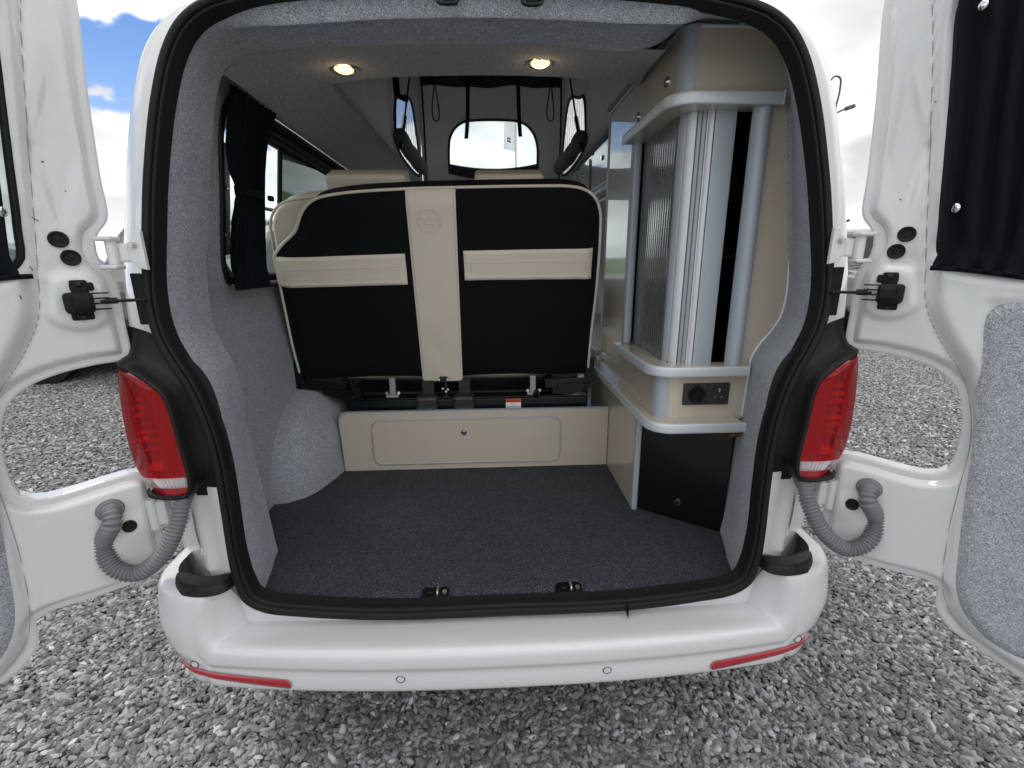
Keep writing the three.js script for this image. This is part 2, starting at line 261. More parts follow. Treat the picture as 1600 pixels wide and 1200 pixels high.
{ // white body corner round the opening, wrapping forward into the sides and roof
  const body = [[0.93, 0.50], [0.94, 0.66], [0.945, 0.80], [0.95, 0.95], [0.95, 1.05], [0.948, 1.12], [0.945, 1.2], [0.94, 1.26], [0.935, 1.32], [0.925, 1.4], [0.905, 1.5], [0.88, 1.62], [0.845, 1.76], [0.805, 1.86], [0.76, 1.92], [0.69, 1.96], [0.58, 1.985], [0.35, 2.0], [0, 2.005]];
  const inn = half.slice(6), n = 150, A = smooth2([...inn.map(p => p), ...inn.slice(0, -1).reverse().map(([x, y]) => [-x, y])], 40, false);
  const cA = new THREE.CatmullRomCurve3([...inn, ...inn.slice(0, -1).reverse().map(([x, y]) => [-x, y])].map(p => V(p[0], p[1], 0)), false, 'centripetal');
  const cB = new THREE.CatmullRomCurve3([...body, ...body.slice(0, -1).reverse().map(([x, y]) => [-x, y])].map(p => V(p[0], p[1], 0)), false, 'centripetal');
  const prof = [[-0.02, -0.016], [0, -0.016], [0.007, -0.016], [0.009, -0.018], [0.010, -0.028], [0.013, -0.031], [0.017, -0.034], [0.019, -0.05], [0.020, -0.075]];
  part('rear_body_frame', surf(n, prof.length + 11, (u, v, i, j) => {
    const p = cA.getPoint(u), t = cA.getTangent(u), q = cB.getPoint(u), nx = t.y, ny = -t.x;
    if (j < prof.length) { const y = p.y + ny * prof[j][0]; return [p.x + nx * prof[j][0], y, prof[j][1] + zl(y)]; }
    const s = (j - prof.length + 1) / 12, a = s * Math.PI / 2, x0 = p.x + nx * 0.020, y0 = p.y + ny * 0.020, z0 = -0.075 + zl(y0);
    return [lerp(x0, q.x, Math.sin(a)), lerp(y0, q.y, Math.sin(a)), lerp(-0.33, z0, Math.cos(a))];
  }), M.paint, van);
}
const bodyX = (y) => { const T = [[0.3, 0.90], [0.5, 0.93], [0.8, 0.945], [1.0, 0.951], [1.2, 0.945], [1.32, 0.935], [1.5, 0.905], [1.62, 0.88], [1.76, 0.845], [1.86, 0.805], [1.92, 0.76], [1.985, 0.60]]; for (let i = 1; i < T.length; i++) if (y <= T[i][0]) return lerp(T[i - 1][1], T[i][1], (y - T[i - 1][0]) / (T[i][0] - T[i - 1][0])); return 0.6; };
const winHole = smooth2([[-0.378, 1.60], [-0.376, 1.75], [-0.392, 1.81], [-0.43, 1.845], [-0.52, 1.855], [-1.0, 1.845], [-1.62, 1.822], [-1.70, 1.79], [-1.73, 1.72], [-1.73, 1.45], [-1.71, 1.37], [-1.65, 1.343], [-1.0, 1.336], [-0.50, 1.345], [-0.42, 1.355], [-0.388, 1.39], [-0.380, 1.45]], 120, true).map(p => [p[0], p[1]]);
{ // outer sides, roof, underbody, nose
  const out = [[-0.325, 0.42], [-0.325, 1.975], [-3.3, 1.975], [-3.75, 1.62], [-4.1, 1.22], [-4.75, 1.05], [-4.9, 0.9], [-4.92, 0.4], [-4.55, 0.35]];
  for (let a = 0; a <= 12; a++) out.push([-4.12 + 0.36 * Math.cos(Math.PI + a * Math.PI / 12) * 1, 0.35 + 0.36 * Math.sin(a * Math.PI / 12)]);
  out.push([-3.7, 0.34], [-1.45, 0.36]);
  for (let a = 0; a <= 12; a++) out.push([-1.06 + 0.36 * Math.cos(Math.PI + a * Math.PI / 12), 0.36 + 0.36 * Math.sin(a * Math.PI / 12)]);
  out.push([-0.6, 0.40]);
  const midW = roundRect(-2.95, 1.34, -1.86, 1.82, 0.07), cabW = [[-3.12, 1.36], [-3.12, 1.84], [-3.35, 1.84], [-3.72, 1.55], [-3.86, 1.36]];
  for (const s of [-1, 1]) {
    const holes = [winHole, midW, cabW];
    part('side_panel', sheet(out, holes, 0.03, (z, y) => [s * (bodyX(y) - 0.12 * sstep(-3.9, -4.95, z)), y, z], s > 0), M.paint, van);
    part('side_window', sheet(midW, [], 0.08, (z, y) => [s * (bodyX(y) - 0.012), y, z]), M.glassTint, van);
    part('cab_window', sheet(cabW, [], 0.08, (z, y) => [s * (bodyX(y) - 0.012), y, z]), M.glass, van);
    part('mirror', box(0.2, 0.26, 0.1, s * 1.08, 1.38, -3.75, 0.04), M.paint, van);
    for (const z of [-1.06, -4.12]) { const w = part('wheel', cyl(0.33, 0.33, 0.22, s * 0.83, 0.335, z, 'x', 36), M.rubber, van); part('rim', cyl(0.21, 0.21, 0.02, s * 0.935, 0.335, z, 'x', 30), M.zinc, w); }
  }
  const roofOut = [[-0.62, -0.33], [0.62, -0.33], [0.62, -3.3], [-0.62, -3.3]], roofHole = roundRect(-0.53, -2.86, 0.53, -0.66, 0.06);
  part('roof', sheet(roofOut, [roofHole], 0.04, (x, z) => [x, 2.005 - 0.03 * (x / 0.62) ** 2, z]), M.paint, van);
  part('windscreen', surf(8, 6, (u, v) => [lerp(-0.78, 0.78, u) * lerp(0.82, 1, v), lerp(1.96, 1.22, v), lerp(-3.3, -4.1, v) - 0.1 * Math.cos((u - 0.5) * 2.4)]), M.glass, van);
  part('bonnet', surf(8, 6, (u, v) => [lerp(-0.92, 0.92, u) * lerp(1, 0.9, v), lerp(1.2, 0.95, v * v), lerp(-4.1, -4.95, v) - 0.05 * Math.cos((u - 0.5) * 2.4)]), M.paint, van);
  part('nose_panel', surf(8, 4, (u, v) => [lerp(-0.83, 0.83, u), lerp(0.95, 0.35, v), -5.0 - 0.05 * Math.cos((u - 0.5) * 2.4)]), M.paint, van);
  part('underbody', box(1.66, 0.05, 4.5, 0, 0.50, -2.55, 0.01), M.blackMatt, van);
  part('dashboard', box(1.5, 0.35, 0.4, 0, 1.0, -3.85, 0.06), M.blackMatt, van);
}
{ // rear bumper
  const W = 0.885, path = (u) => { // u -1..1 plan curve: x, z, outward normal
    const a = Math.abs(u), s = Math.sign(u) || 1;
    if (a < 0.78) { const x = a / 0.78 * 0.74, z = 0.100 - 0.045 * (x / 0.74) ** 2.4; return [s * x, z]; }
    const t = (a - 0.78) / 0.22, r = t * 1.75; // round the corner
    return t < 0.55 ? [s * (0.74 + 0.145 * Math.sin(t / 0.55 * Math.PI / 2)), 0.055 - 0.145 * (1 - Math.cos(t / 0.55 * Math.PI / 2))] : [s * (0.885 + 0.03 * (t - 0.55)), -0.09 - (t - 0.55) / 0.45 * 0.35];
  };
  const centre = [[-0.110, 0.524], [-0.085, 0.5275], [-0.04, 0.529], [-0.015, 0.5265], [-0.004, 0.519], [0, 0.508], [0.001, 0.488], [0, 0.477], [-0.005, 0.471], [-0.007, 0.462], [-0.005, 0.43], [-0.008, 0.407], [-0.018, 0.398], [-0.06, 0.39], [-0.16, 0.38]];
  const corner = [[-0.058, 0.672], [-0.045, 0.671], [-0.028, 0.668], [-0.016, 0.655], [-0.009, 0.625], [-0.003, 0.575], [0, 0.525], [0, 0.487], [-0.004, 0.480], [-0.006, 0.470], [-0.006, 0.43], [-0.010, 0.407], [-0.02, 0.398], [-0.06, 0.39], [-0.16, 0.38]];
  const tuck = (x, y) => 0.024 * sstep(0.57, 0.42, y) * sstep(0.70, 0.86, Math.abs(x));
  const cc = smooth2(centre, 56), co = smooth2(corner, 56);
  const N = 520;
  const pos = (u, j) => {
    const p = path(u), e = 0.004, a = path(Math.max(-1, u - e)), b = path(Math.min(1, u + e)); let tx = b[0] - a[0], tz = b[1] - a[1], l = Math.hypot(tx, tz); const nx = -tz / l, nz = tx / l;
    const x = Math.abs(p[0]), t0 = j / 56;
    // the step's end wall: a slanted facet that starts nearer the middle at the top edge
    const e0 = 0.652 + 0.062 * Math.min(1, t0 * 2.6); let w = Math.min(1, Math.max(0, (x - e0) / (0.034 + 0.014 * t0))); w = lerp(w, w * w * (3 - 2 * w), 0.45);
    const y = lerp(cc[j][1], co[j][1], w), o = lerp(cc[j][0], co[j][0], w) - tuck(p[0], y);
    return [p[0] + nx * o, y, p[1] + nz * o];
  };
  const bm = part('rear_bumper', surf(N, 56, (u, v, i, j) => pos(u * 2 - 1, j)), M.paint, van);
  for (const s of [-1, 1]) {
    // red reflectors let into the lower edge
    const R = []; for (let i = 0; i <= 40; i++) R.push(lerp(0.535, 0.83, i / 40));
    part('reflector', surf(40, 6, (u, v, i) => { const uu = s * lerp(0.545, 0.828, u), p = path(uu), a = path(uu - 0.003), b = path(uu + 0.003), l = Math.hypot(b[0] - a[0], b[1] - a[1]), nx = -(b[1] - a[1]) / l, nz = (b[0] - a[0]) / l; const h = 0.0135 * Math.min(1, (1 - u) * 9 + 0.05) * Math.min(1, u * 30 + 0.5), y = 0.437 - 0.008 * (1 - u) + (v - 0.5) * 2 * h * (0.45 + 0.55 * (1 - u * 0.6)), o = -0.003 + 0.004 * Math.sin(v * Math.PI) - tuck(p[0], y); return [p[0] + nx * o, y + 0.012 * u, p[1] + nz * o]; }), M.redSolid, bm);
    for (const [x, y] of [[0.25, 0.447], [0.757, 0.468]]) { // parking sensors: a disc inside a fine ring gap
      let best = 0, bd = 9; for (let u = 0; u <= 1; u += 0.002) { const d = Math.abs(path(u)[0] - x); if (d < bd) { bd = d; best = u; } }
      const uu = s * best, p = path(uu), a = path(uu - 0.003), b = path(uu + 0.003), l = Math.hypot(b[0] - a[0], b[1] - a[1]), nx = -(b[1] - a[1]) / l, nz = (b[0] - a[0]) / l, q = new THREE.Quaternion().setFromUnitVectors(V(0, 0, 1), V(nx, 0, nz));
      const g1 = new THREE.RingGeometry(0.0086, 0.0106, 32); g1.applyQuaternion(q); g1.translate(p[0] - nx * (0.0030 + tuck(p[0], y)), y, p[1] - nz * (0.0030 + tuck(p[0], y)));
      const g2 = new THREE.CylinderGeometry(0.0086, 0.0090, 0.004, 28); g2.rotateX(Math.PI / 2); g2.applyQuaternion(q); g2.translate(p[0] - nx * (0.0054 + tuck(p[0], y)), y, p[1] - nz * (0.0054 + tuck(p[0], y)));
      const sn = part('parking_sensor', g2, M.paint, bm); sn.name = 'parking_sensor'; part('sensor_gap', g1, M.black, bm);
    }
    // black corner cap lying on the bumper shoulder under the door hinge
    const cap = smooth2([[0.655, -0.012], [0.660, 0.030], [0.690, 0.046], [0.735, 0.044], [0.775, 0.028], [0.798, 0.002], [0.808, -0.022], [0.792, -0.032], [0.762, -0.022], [0.72, -0.012]], 60, true).map(p => [p[0], p[1]]);
    const cg = sheet(cap, [], 0.006, (x, z, d) => [s * x, 0.660 + 0.022 * sstep(0, 0.008, d) + 0.003 * sstep(0.02, 0.06, d) + 0.0012 * noise.noise(x * 20, z * 30, 1), z - 0.002], s > 0);
    part('bumper_corner_cap', cg, M.black, van);
  }
}
{ // tail lamps
  const XI = [[0.90, 0.712], [0.922, 0.702], [0.935, 0.697], [0.97, 0.6945], [1.04, 0.699], [1.118, 0.704], [1.145, 0.712], [1.165, 0.727], [1.185, 0.752], [1.205, 0.782], [1.23, 0.80]];
  const XO = [[0.90, 0.765], [0.93, 0.772], [0.95, 0.786], [0.98, 0.798], [1.04, 0.803], [1.1, 0.801], [1.17, 0.795], [1.205, 0.787], [1.23, 0.8]];
  const tab = (T, y) => { for (let i = 1; i < T.length; i++) if (y <= T[i][0]) return lerp(T[i - 1][1], T[i][1], (y - T[i - 1][0]) / (T[i][0] - T[i - 1][0])); return T[T.length - 1][1]; };
  for (const s of [-1, 1]) {
    const lamp = new THREE.Group(); lamp.name = 'tail_lamp'; van.add(lamp);
    const P = (u, y, inset = 0) => { const a = tab(XI, y), b = tab(XO, y), k = 0.62; let x, z; if (u < k) { const t = u / k; x = lerp(a, b, t); z = 0.030 + 0.006 * Math.sin(t * Math.PI * 0.6) - 0.012 * t * t * t; } else { const t = (u - k) / (1 - k), r = t * Math.PI / 2; x = b + 0.042 * Math.sin(r * 0.98); z = 0.0237 - 0.15 * (1 - Math.cos(r)) - 0.02 * t; } return [s * (x - inset * (u > 0.6 ? 0.8 : 0.1)), y, z - inset]; };
    const ys = (v, y0, y1) => lerp(y0, y1, v);
    part('red_lens', surf(40, 40, (u, v) => P(u, ys(v, 0.960, 1.204)), false, s > 0), M.lens, lamp);
    part('clear_lens', surf(40, 10, (u, v) => P(u, ys(v, 0.936, 0.9596)), false, s > 0), M.lensClear, lamp);
    part('lens_rim', surf(40, 6, (u, v) => { const q = P(u, ys(v, 0.911, 0.9357)); return [q[0], q[1], q[2] - 0.006 * (1 - v) * (1 - v)]; }, false, s > 0), M.redSolid, lamp);
    part('reflector_bowl', surf(60, 50, (u, v) => { const dp = sstep(0.34, 0.42, u + 0.10 * Math.sin(v * 2.6)) * sstep(0.16, 0.22, v) * sstep(1.0, 0.9, v); return P(0.03 + u * 0.94, ys(v, 0.925, 1.197), 0.010 + 0.026 * dp + 0.0014 * Math.sin(u * 150) * dp + (v < 0.14 ? 0.004 * Math.sin(u * 90) : 0)); }, false, s > 0), M.reflectorBowl, lamp);
    for (let k = 0; k < 7; k++) { const y = 1.135 - k * 0.019; part('light_bar', surf(10, 2, (u, v) => { const q = P(0.30 + u * (0.20 + 0.05 * (k % 3)), y + v * 0.006, 0.012 + 0.012 * v); return q; }), M.reflectorBowl, lamp); }
    part('light_divider', surf(20, 2, (u, v) => P(u * 0.9, 0.962 + v * 0.006 + 0.020 * u * (1 - u) , 0.010)), M.redSolid, lamp);
    // black housing: lip round the lens and the wall that runs back to the body
    const per = [[0.795, 0.925], [0.76, 0.914], [0.715, 0.913], [0.697, 0.922], [0.690, 0.96], [0.6955, 1.04], [0.7005, 1.118], [0.709, 1.150], [0.728, 1.173], [0.755, 1.196], [0.775, 1.209], [0.79, 1.2125], [0.80, 1.2125]], pc = smooth2(per, 70), pz = (x) => x < 0.78 ? 0.031 : 0.031 - (x - 0.78) * 1.1;
    const pv = [[0.0045, -0.004], [0.002, 0.003], [-0.003, 0.0045], [-0.006, 0.001], [-0.009, -0.010], [-0.016, -0.030], [-0.030, -0.040], [-0.05, -0.043], [-0.075, -0.046]];
    part('lamp_housing', surf(70, pv.length - 1, (u, v, i, j) => { const a = pc[Math.max(0, i - 1)], b = pc[Math.min(70, i + 1)], tx = b[0] - a[0], ty = b[1] - a[1], l = Math.hypot(tx, ty); const o = pv[j][0] * (pv[j][0] < -0.01 ? lerp(0.25, 1, sstep(0.915, 0.97, pc[i][1])) : 1); const nx = ty / l, ny = -tx / l; return [s * (pc[i][0] + nx * o), pc[i][1] + ny * o, pz(pc[i][0]) + pv[j][1]]; }, false, s > 0), M.black, lamp);
    part('lamp_back_plate', sheet(smooth2([[0.645, 0.90], [0.70, 0.893], [0.76, 0.90], [0.79, 0.93], [0.80, 1.1], [0.79, 1.2], [0.765, 1.262], [0.72, 1.264], [0.70, 1.25], [0.655, 1.13], [0.642, 1.0]], 60, true).map(p => [p[0], p[1]]), [], 0.012, (x, y) => [s * x, y, -0.0135], s < 0), M.blackMatt, van);
    // body pressing and lower hinge below the lamp
    part('lower_body_pressing', surf(14, 14, (u, v) => [s * (0.645 + 0.095 * u + 0.006 * v * u), 0.690 + 0.225 * v, -0.012 - 0.02 * sstep(0.7, 1, u) + 0.004 * Math.sin(u * 9)], false, s < 0), M.paint, van);
    const hg = []; hg.push(box(0.05, 0.085, 0.006, s * 0.755, 0.862, -0.012, 0.003)); hg.push(box(0.03, 0.06, 0.02, s * 0.785, 0.862, 0.0, 0.004)); hg.push(cyl(0.011, 0.011, 0.075, s * 0.800, 0.862, 0.008)); 
    const hp = part('lower_hinge', hg, M.paint, van);
    for (const [dx, dy] of [[-0.012, 0.024], [0.008, 0.004], [-0.010, -0.022]]) part('hinge_bolt', cyl(0.006, 0.0065, 0.005, s * (0.752 + dx), 0.862 + dy, -0.007, 'z', 12), M.zinc, hp);
    part('body_edge_flange', surf(12, 6, (u, v) => [s * (0.735 + 0.028 * v), 0.73 + 0.19 * u - 0.012 * v * (1 - u), -0.03 - 0.05 * v + 0.012 * Math.sin(v * 6 + u * 4)]), M.paint, van);
  }
}
// ------------------------------------------------------------------ rear doors
const C45 = Math.SQRT1_2;
const DW = (s, a, y, d) => [s * (0.79 + a * C45 - d * C45), y, a * C45 + d * C45];
const doorOutline = smooth2([[-0.05, 1.90], [-0.036, 1.72], [-0.028, 1.58], [-0.025, 1.505], [-0.012, 1.484], [0.001, 1.468], [0.001, 1.418], [-0.012, 1.398], [-0.017, 1.38], [-0.015, 1.30], [-0.014, 1.235], [-0.008, 1.220], [0.05, 1.215], [0.11, 1.205], [0.155, 1.187], [0.185, 1.157], [0.203, 1.11], [0.210, 1.05], [0.208, 1.0], [0.198, 0.974], [0.17, 0.962], [0.12, 0.962], [0.06, 0.966], [0.02, 0.964], [0.002, 0.95], [0.003, 0.85], [0.008, 0.725], [0.016, 0.706], [0.06, 0.702], [0.14, 0.706], [0.222, 0.713], [0.236, 0.703], [0.237, 0.675], [0.245, 0.648], [0.27, 0.618], [0.32, 0.595], [0.40, 0.563], [0.55, 0.55], [0.70, 0.55], [0.735, 0.58], [0.745, 0.70], [0.745, 1.35], [0.73, 1.6], [0.70, 1.80], [0.66, 1.93], [0.60, 1.965], [0.30, 1.97], [0.05, 1.965], [-0.02, 1.955], [-0.046, 1.93]], 420, true).map(p => [p[0], p[1]]);
const doorWindow = smooth2([[0.108, 1.48], [0.095, 1.60], [0.078, 1.75], [0.068, 1.85], [0.08, 1.90], [0.14, 1.91], [0.56, 1.91], [0.62, 1.88], [0.65, 1.75], [0.67, 1.5], [0.66, 1.42], [0.60, 1.385], [0.45, 1.378], [0.25, 1.385], [0.15, 1.40], [0.118, 1.42]], 120, true).map(p => [p[0], p[1]]);
const crease = smooth2([[-0.002, 1.95], [0.024, 1.876], [0.06, 1.66], [0.094, 1.42], [0.112, 1.32], [0.150, 1.245], [0.188, 1.19], [0.213, 1.12], [0.226, 1.04], [0.226, 0.95], [0.228, 0.85], [0.238, 0.74], [0.252, 0.685], [0.278, 0.645], [0.325, 0.615], [0.41, 0.585], [0.70, 0.578]], 160).map(p => [p[0], p[1]]);
const creaseRight = [...crease, [1.2, 0.578], [1.2, 1.95]];
function doorH(x, y, d) {
  let h = -0.016 + 0.016 * sstep(0.012, 0.026, d);
  const e = near(crease, false, x, y), sd = inside(creaseRight, x, y) ? e.d : -e.d;
  h += 0.020 * sstep(-0.004, 0.030, sd);                                        // the raised inner pressing
  h -= 0.0035 * Math.exp(-((sd / 0.0035) ** 2));                                // seam groove
  h += 0.010 * sstep(0.062, 0.046, Math.hypot((x - 0.052) * 1.0, (y - 1.345) * 1.0)) * sstep(0.012, 0.03, d) * sstep(0.0, 0.02, -sd); // boss behind the check strap
  h -= 0.010 * sstep(0.040, 0.02, Math.hypot((x - 0.0) * 1.0, (y - 1.443) * 0.8));
  h -= 0.006 * sstep(0.05, 0.02, Math.abs(y - 1.62) * 0.25 + Math.abs(x - 0.03 + (y - 1.62) * 0.13)) * sstep(0.02, 0.04, d) * (sd < 0 ? 1 : 0);
  h += 0.014 * sstep(0.02, 0.10, 0.10 - Math.abs(x - 0.03)) * sstep(0.05, 0.0, Math.abs(y - 0.84)) * sstep(0.0, 0.04, d) * 0.5;
  const w = near(doorWindow, true, x, y).d; h -= 0.012 * sstep(0.020, 0.0, w);
  if (y < 1.36) h -= 0.006 * sstep(0.0, 0.02, Math.min(x - 0.19 - (1.3 - y) * 0.1, 1.345 - y, y - 0.62));
  return h + 0.0006 * noise.noise(x * 14, y * 14, 2);
}
for (const s of [-1, 1]) {
  const side = s < 0 ? 'left' : 'right';
  const door = new THREE.Group(); door.name = 'rear_door'; van.add(door);
  door.userData.label = `${side} rear barn door swung open beside the ${side} tail lamp`;
  part('inner_panel', sheet(doorOutline, [doorWindow], 0.006, (x, y, d) => DW(s, x, y, doorH(x, y, d)), s < 0), M.paint, door);
  const skin = extr(doorOutline.filter((p, i) => i % 2 === 0), 0.03, 0.004, [doorWindow.filter((p, i) => i % 2 === 0)]); { const p = skin.attributes.position; for (let i = 0; i < p.count; i++) { const q = DW(s, p.getX(i), p.getY(i), p.getZ(i) - 0.0475); p.setXYZ(i, ...q); } if (s < 0) for (let i = 0; i < p.count; i += 3) { const a = [p.getX(i), p.getY(i), p.getZ(i)]; p.setXYZ(i, p.getX(i + 1), p.getY(i + 1), p.getZ(i + 1)); p.setXYZ(i + 1, ...a); } skin.computeVertexNormals(); }
  part('outer_skin', skin, M.paint, door);
  part('seam_sealer', surf(160, 4, (u, v, i, j) => { const a = crease[Math.max(0, i - 1)], b = crease[Math.min(160, i + 1)], tx = b[0] - a[0], ty = b[1] - a[1], l = Math.hypot(tx, ty), o = (v - 0.5) * 0.0016 * (0.6 + 0.7 * Math.abs(noise.noise(i * 0.37, 0, s))); const x = crease[i][0] - ty / l * o, y = crease[i][1] + tx / l * o; return DW(s, x, y, doorH(x, y, 0.1) + 0.0016 + 0.0006 * Math.sin(v * 3.14)); }), std({ color: lin(0.30, 0.29, 0.27), roughness: 0.9 }), door);
  part('door_glass', sheet(doorWindow, [], 0.03, (x, y) => DW(s, x, y, -0.022), s < 0), M.glassTint, door);
  part('glass_rubber', (() => { const w = doorWindow; return surf(w.length, 8, (u, v, i) => { const p = w[i % w.length], a = w[(i + w.length - 1) % w.length], b = w[(i + 1) % w.length], tx = b[0] - a[0], ty = b[1] - a[1], l = Math.hypot(tx, ty), r = v * 6.283; return DW(s, p[0] + -ty / l * 0.006 * Math.cos(r), p[1] + tx / l * 0.006 * Math.cos(r), 0.006 + 0.006 * Math.sin(r)); }, true); })(), M.rubber, door);
  // carpeted trim panel
  const tp = smooth2([[0.196, 1.29], [0.200, 1.32], [0.222, 1.338], [0.27, 1.34], [0.45, 1.335], [0.63, 1.335], [0.665, 1.31], [0.68, 1.2], [0.695, 0.9], [0.70, 0.70], [0.68, 0.64], [0.60, 0.615], [0.46, 0.612], [0.383, 0.622], [0.325, 0.640], [0.283, 0.680], [0.260, 0.735], [0.243, 0.88], [0.224, 1.085], [0.206, 1.22]], 160, true).map(p => [p[0], p[1]]);
  part('carpet_trim', sheet(tp, [], 0.009, (x, y, d) => DW(s, x, y, 0.012 + 0.0115 * sstep(0, 0.012, d) + 0.002 * noise.noise(x * 12, y * 12, s)), s < 0), M.felt, door);
  // round rubber plugs
  for (const [x, y, r] of [[0.0575, 1.462, 0.0155], [0.046, 1.4285, 0.0155], [0.059, 0.853, 0.0135]]) {
    const pl = [[0, 0.002], [r * 0.25, 0.0025], [r * 0.3, 0.001], [r * 0.62, 0.001], [r * 0.7, 0.003], [r * 0.86, 0.0045], [r * 0.97, 0.003], [r, -0.008]], hz = doorH(x, y, 0.1);
    part('rubber_plug', surf(28, pl.length - 1, (u, v, i, j) => { const a = u * 6.2832; return DW(s, x + pl[j][0] * Math.cos(a), y + pl[j][0] * Math.sin(a), hz + 0.0022 + pl[j][1]); }, true), M.rubber, door);
  }
  // chips and scratches in the door paint
  for (const [x, y, l, w, a] of s < 0 ? [[0.085, 1.500, 0.020, 0.0012, 0.7], [0.104, 1.41, 0.008, 0.0012, 1.2], [0.052, 1.598, 0.003, 0.0026, 0], [0.128, 1.36, 0.006, 0.0016, 1.4], [0.03, 1.55, 0.0025, 0.002, 0]] : [[0.036, 1.53, 0.003, 0.0025, 0], [0.06, 1.70, 0.0026, 0.0022, 0], [0.30, 0.60, 0.004, 0.002, 0.4], [0.36, 0.585, 0.003, 0.0022, 0]]) {
    const hh = doorH(x, y, 0.1) + 0.0006, c = Math.cos(a), n = Math.sin(a), P = (u, v) => DW(s, x + (u - 0.5) * l * c - (v - 0.5) * w * n, y + (u - 0.5) * l * n + (v - 0.5) * w * c, hh + 0.0004 * Math.sin(v * 3.14));
    part('paint_chip', surf(3, 2, P), M.seamDirt, door);
  }
  // upper hinge
  const hx = (x) => s * x, hi = [];
  hi.push(extr([[0.705, 1.478], [0.716, 1.478], [0.722, 1.464], [0.732, 1.456], [0.757, 1.456], [0.757, 1.418], [0.732, 1.420], [0.722, 1.408], [0.705, 1.404]].map(p => [s * p[0], p[1]]), 0.006, 0.0015).translate(0, 0, -0.004));
  hi.push(cyl(0.0095, 0.0095, 0.044, s * 0.762, 1.437, 0.008)); 
  const hinge = part('upper_hinge', hi, M.paint, van);
  for (const y of [1.464, 1.410]) part('hinge_cap', box(0.034, 0.009, 0.03, s * 0.766, y, 0.010, 0.004), M.paint, hinge);
  part('hinge_pressing', box(0.016, 0.028, 0.003, s * 0.742, 1.436, 0.0035, 0.001), M.paint, hinge);
  part('hinge_bolt', cyl(0.0055, 0.0065, 0.006, s * 0.722, 1.452, 0.010, 'z', 14), M.zinc, hinge);
  // check strap: block on the door, rod to a black plate on the body
  const ck = new THREE.Group(); ck.name = 'check_strap'; van.add(ck);
  const B = (w, h, t, x, y, d, r) => { const g = box(w, h, t, 0, 0, 0, r), p = g.attributes.position; for (let i = 0; i < p.count; i++) { const q = DW(s, x + p.getX(i), y + p.getY(i), d + p.getZ(i)); p.setXYZ(i, ...q); } g.computeVertexNormals(); return g; };
  part('strap_block', [B(0.044, 0.040, 0.026, 0.052, 1.344, 0.022, 0.008), B(0.030, 0.028, 0.020, 0.047, 1.345, 0.032, 0.007), B(0.026, 0.076, 0.010, 0.046, 1.349, 0.012, 0.004), B(0.036, 0.016, 0.008, 0.042, 1.374, 0.012, 0.006), B(0.034, 0.016, 0.008, 0.050, 1.318, 0.012, 0.006)], M.blackMatt, ck);
  for (const dy of [-0.015, -0.004, 0.006, 0.016]) part('guide_finger', B(0.026, 0.0028, 0.004, 0.018, 1.345 + dy, 0.020 + 0.004 * Math.abs(dy) * 40, 0.001), M.blackMatt, ck);
  part('strap_rod', [bar(DW(s, 0.020, 1.345, 0.024), [s * 0.722, 1.345, 0.000], 0.0032), bar(DW(s, 0.012, 1.345, 0.023), DW(s, -0.006, 1.345, 0.0215), 0.0062)], M.black, ck);
  for (const [x, y] of [[0.046, 1.379], [0.050, 1.315]]) part('strap_screw', B(0.010, 0.010, 0.006, x, y, 0.017, 0.003), M.blackGloss, ck);
  part('body_plate', box(0.022, 0.105, 0.006, s * 0.741, 1.345, -0.012, 0.003), M.blackMatt, van);
  // corrugated wiring hose between door and body
  const hc = new THREE.CatmullRomCurve3([DW(s, 0.083, 0.900, -0.004), DW(s, 0.083, 0.897, 0.010), DW(s, 0.086, 0.880, 0.021), [s * 0.872, 0.825, 0.070], [s * 0.852, 0.776, 0.082], [s * 0.808, 0.757, 0.080], [s * 0.757, 0.790, 0.070], [s * 0.726, 0.848, 0.048], [s * 0.720, 0.895, 0.022], [s * 0.722, 0.935, -0.03]].map(p => V(...p)), false, 'centripetal');
  const NU = 580, fr = hc.computeFrenetFrames(NU, false), pts = hc.getSpacedPoints(NU);
  part('wiring_hose', surf(NU, 20, (u, v, i) => { const a = v * 6.2832, r = 0.0165 + 0.0022 * Math.sin(u * 6.2832 * 58) + (u < 0.03 ? 0.002 : 0), N = fr.normals[i], Bn = fr.binormals[i], P = pts[i]; return [P.x + (N.x * Math.cos(a) + Bn.x * Math.sin(a)) * r, P.y + (N.y * Math.cos(a) + Bn.y * Math.sin(a)) * r, P.z + (N.z * Math.cos(a) + Bn.z * Math.sin(a)) * r]; }), M.hose, van);
  const gr = [[0.0, 0.006], [0.020, 0.006], [0.0245, 0.003], [0.026, -0.006]];
  part('hose_grommet', surf(28, 3, (u, v, i, j) => { const a = u * 6.2832; return DW(s, 0.083 + gr[j][0] * Math.cos(a), 0.902 + gr[j][0] * 0.95 * Math.sin(a), 0.002 + gr[j][1]); }, true), M.hose, van);
}
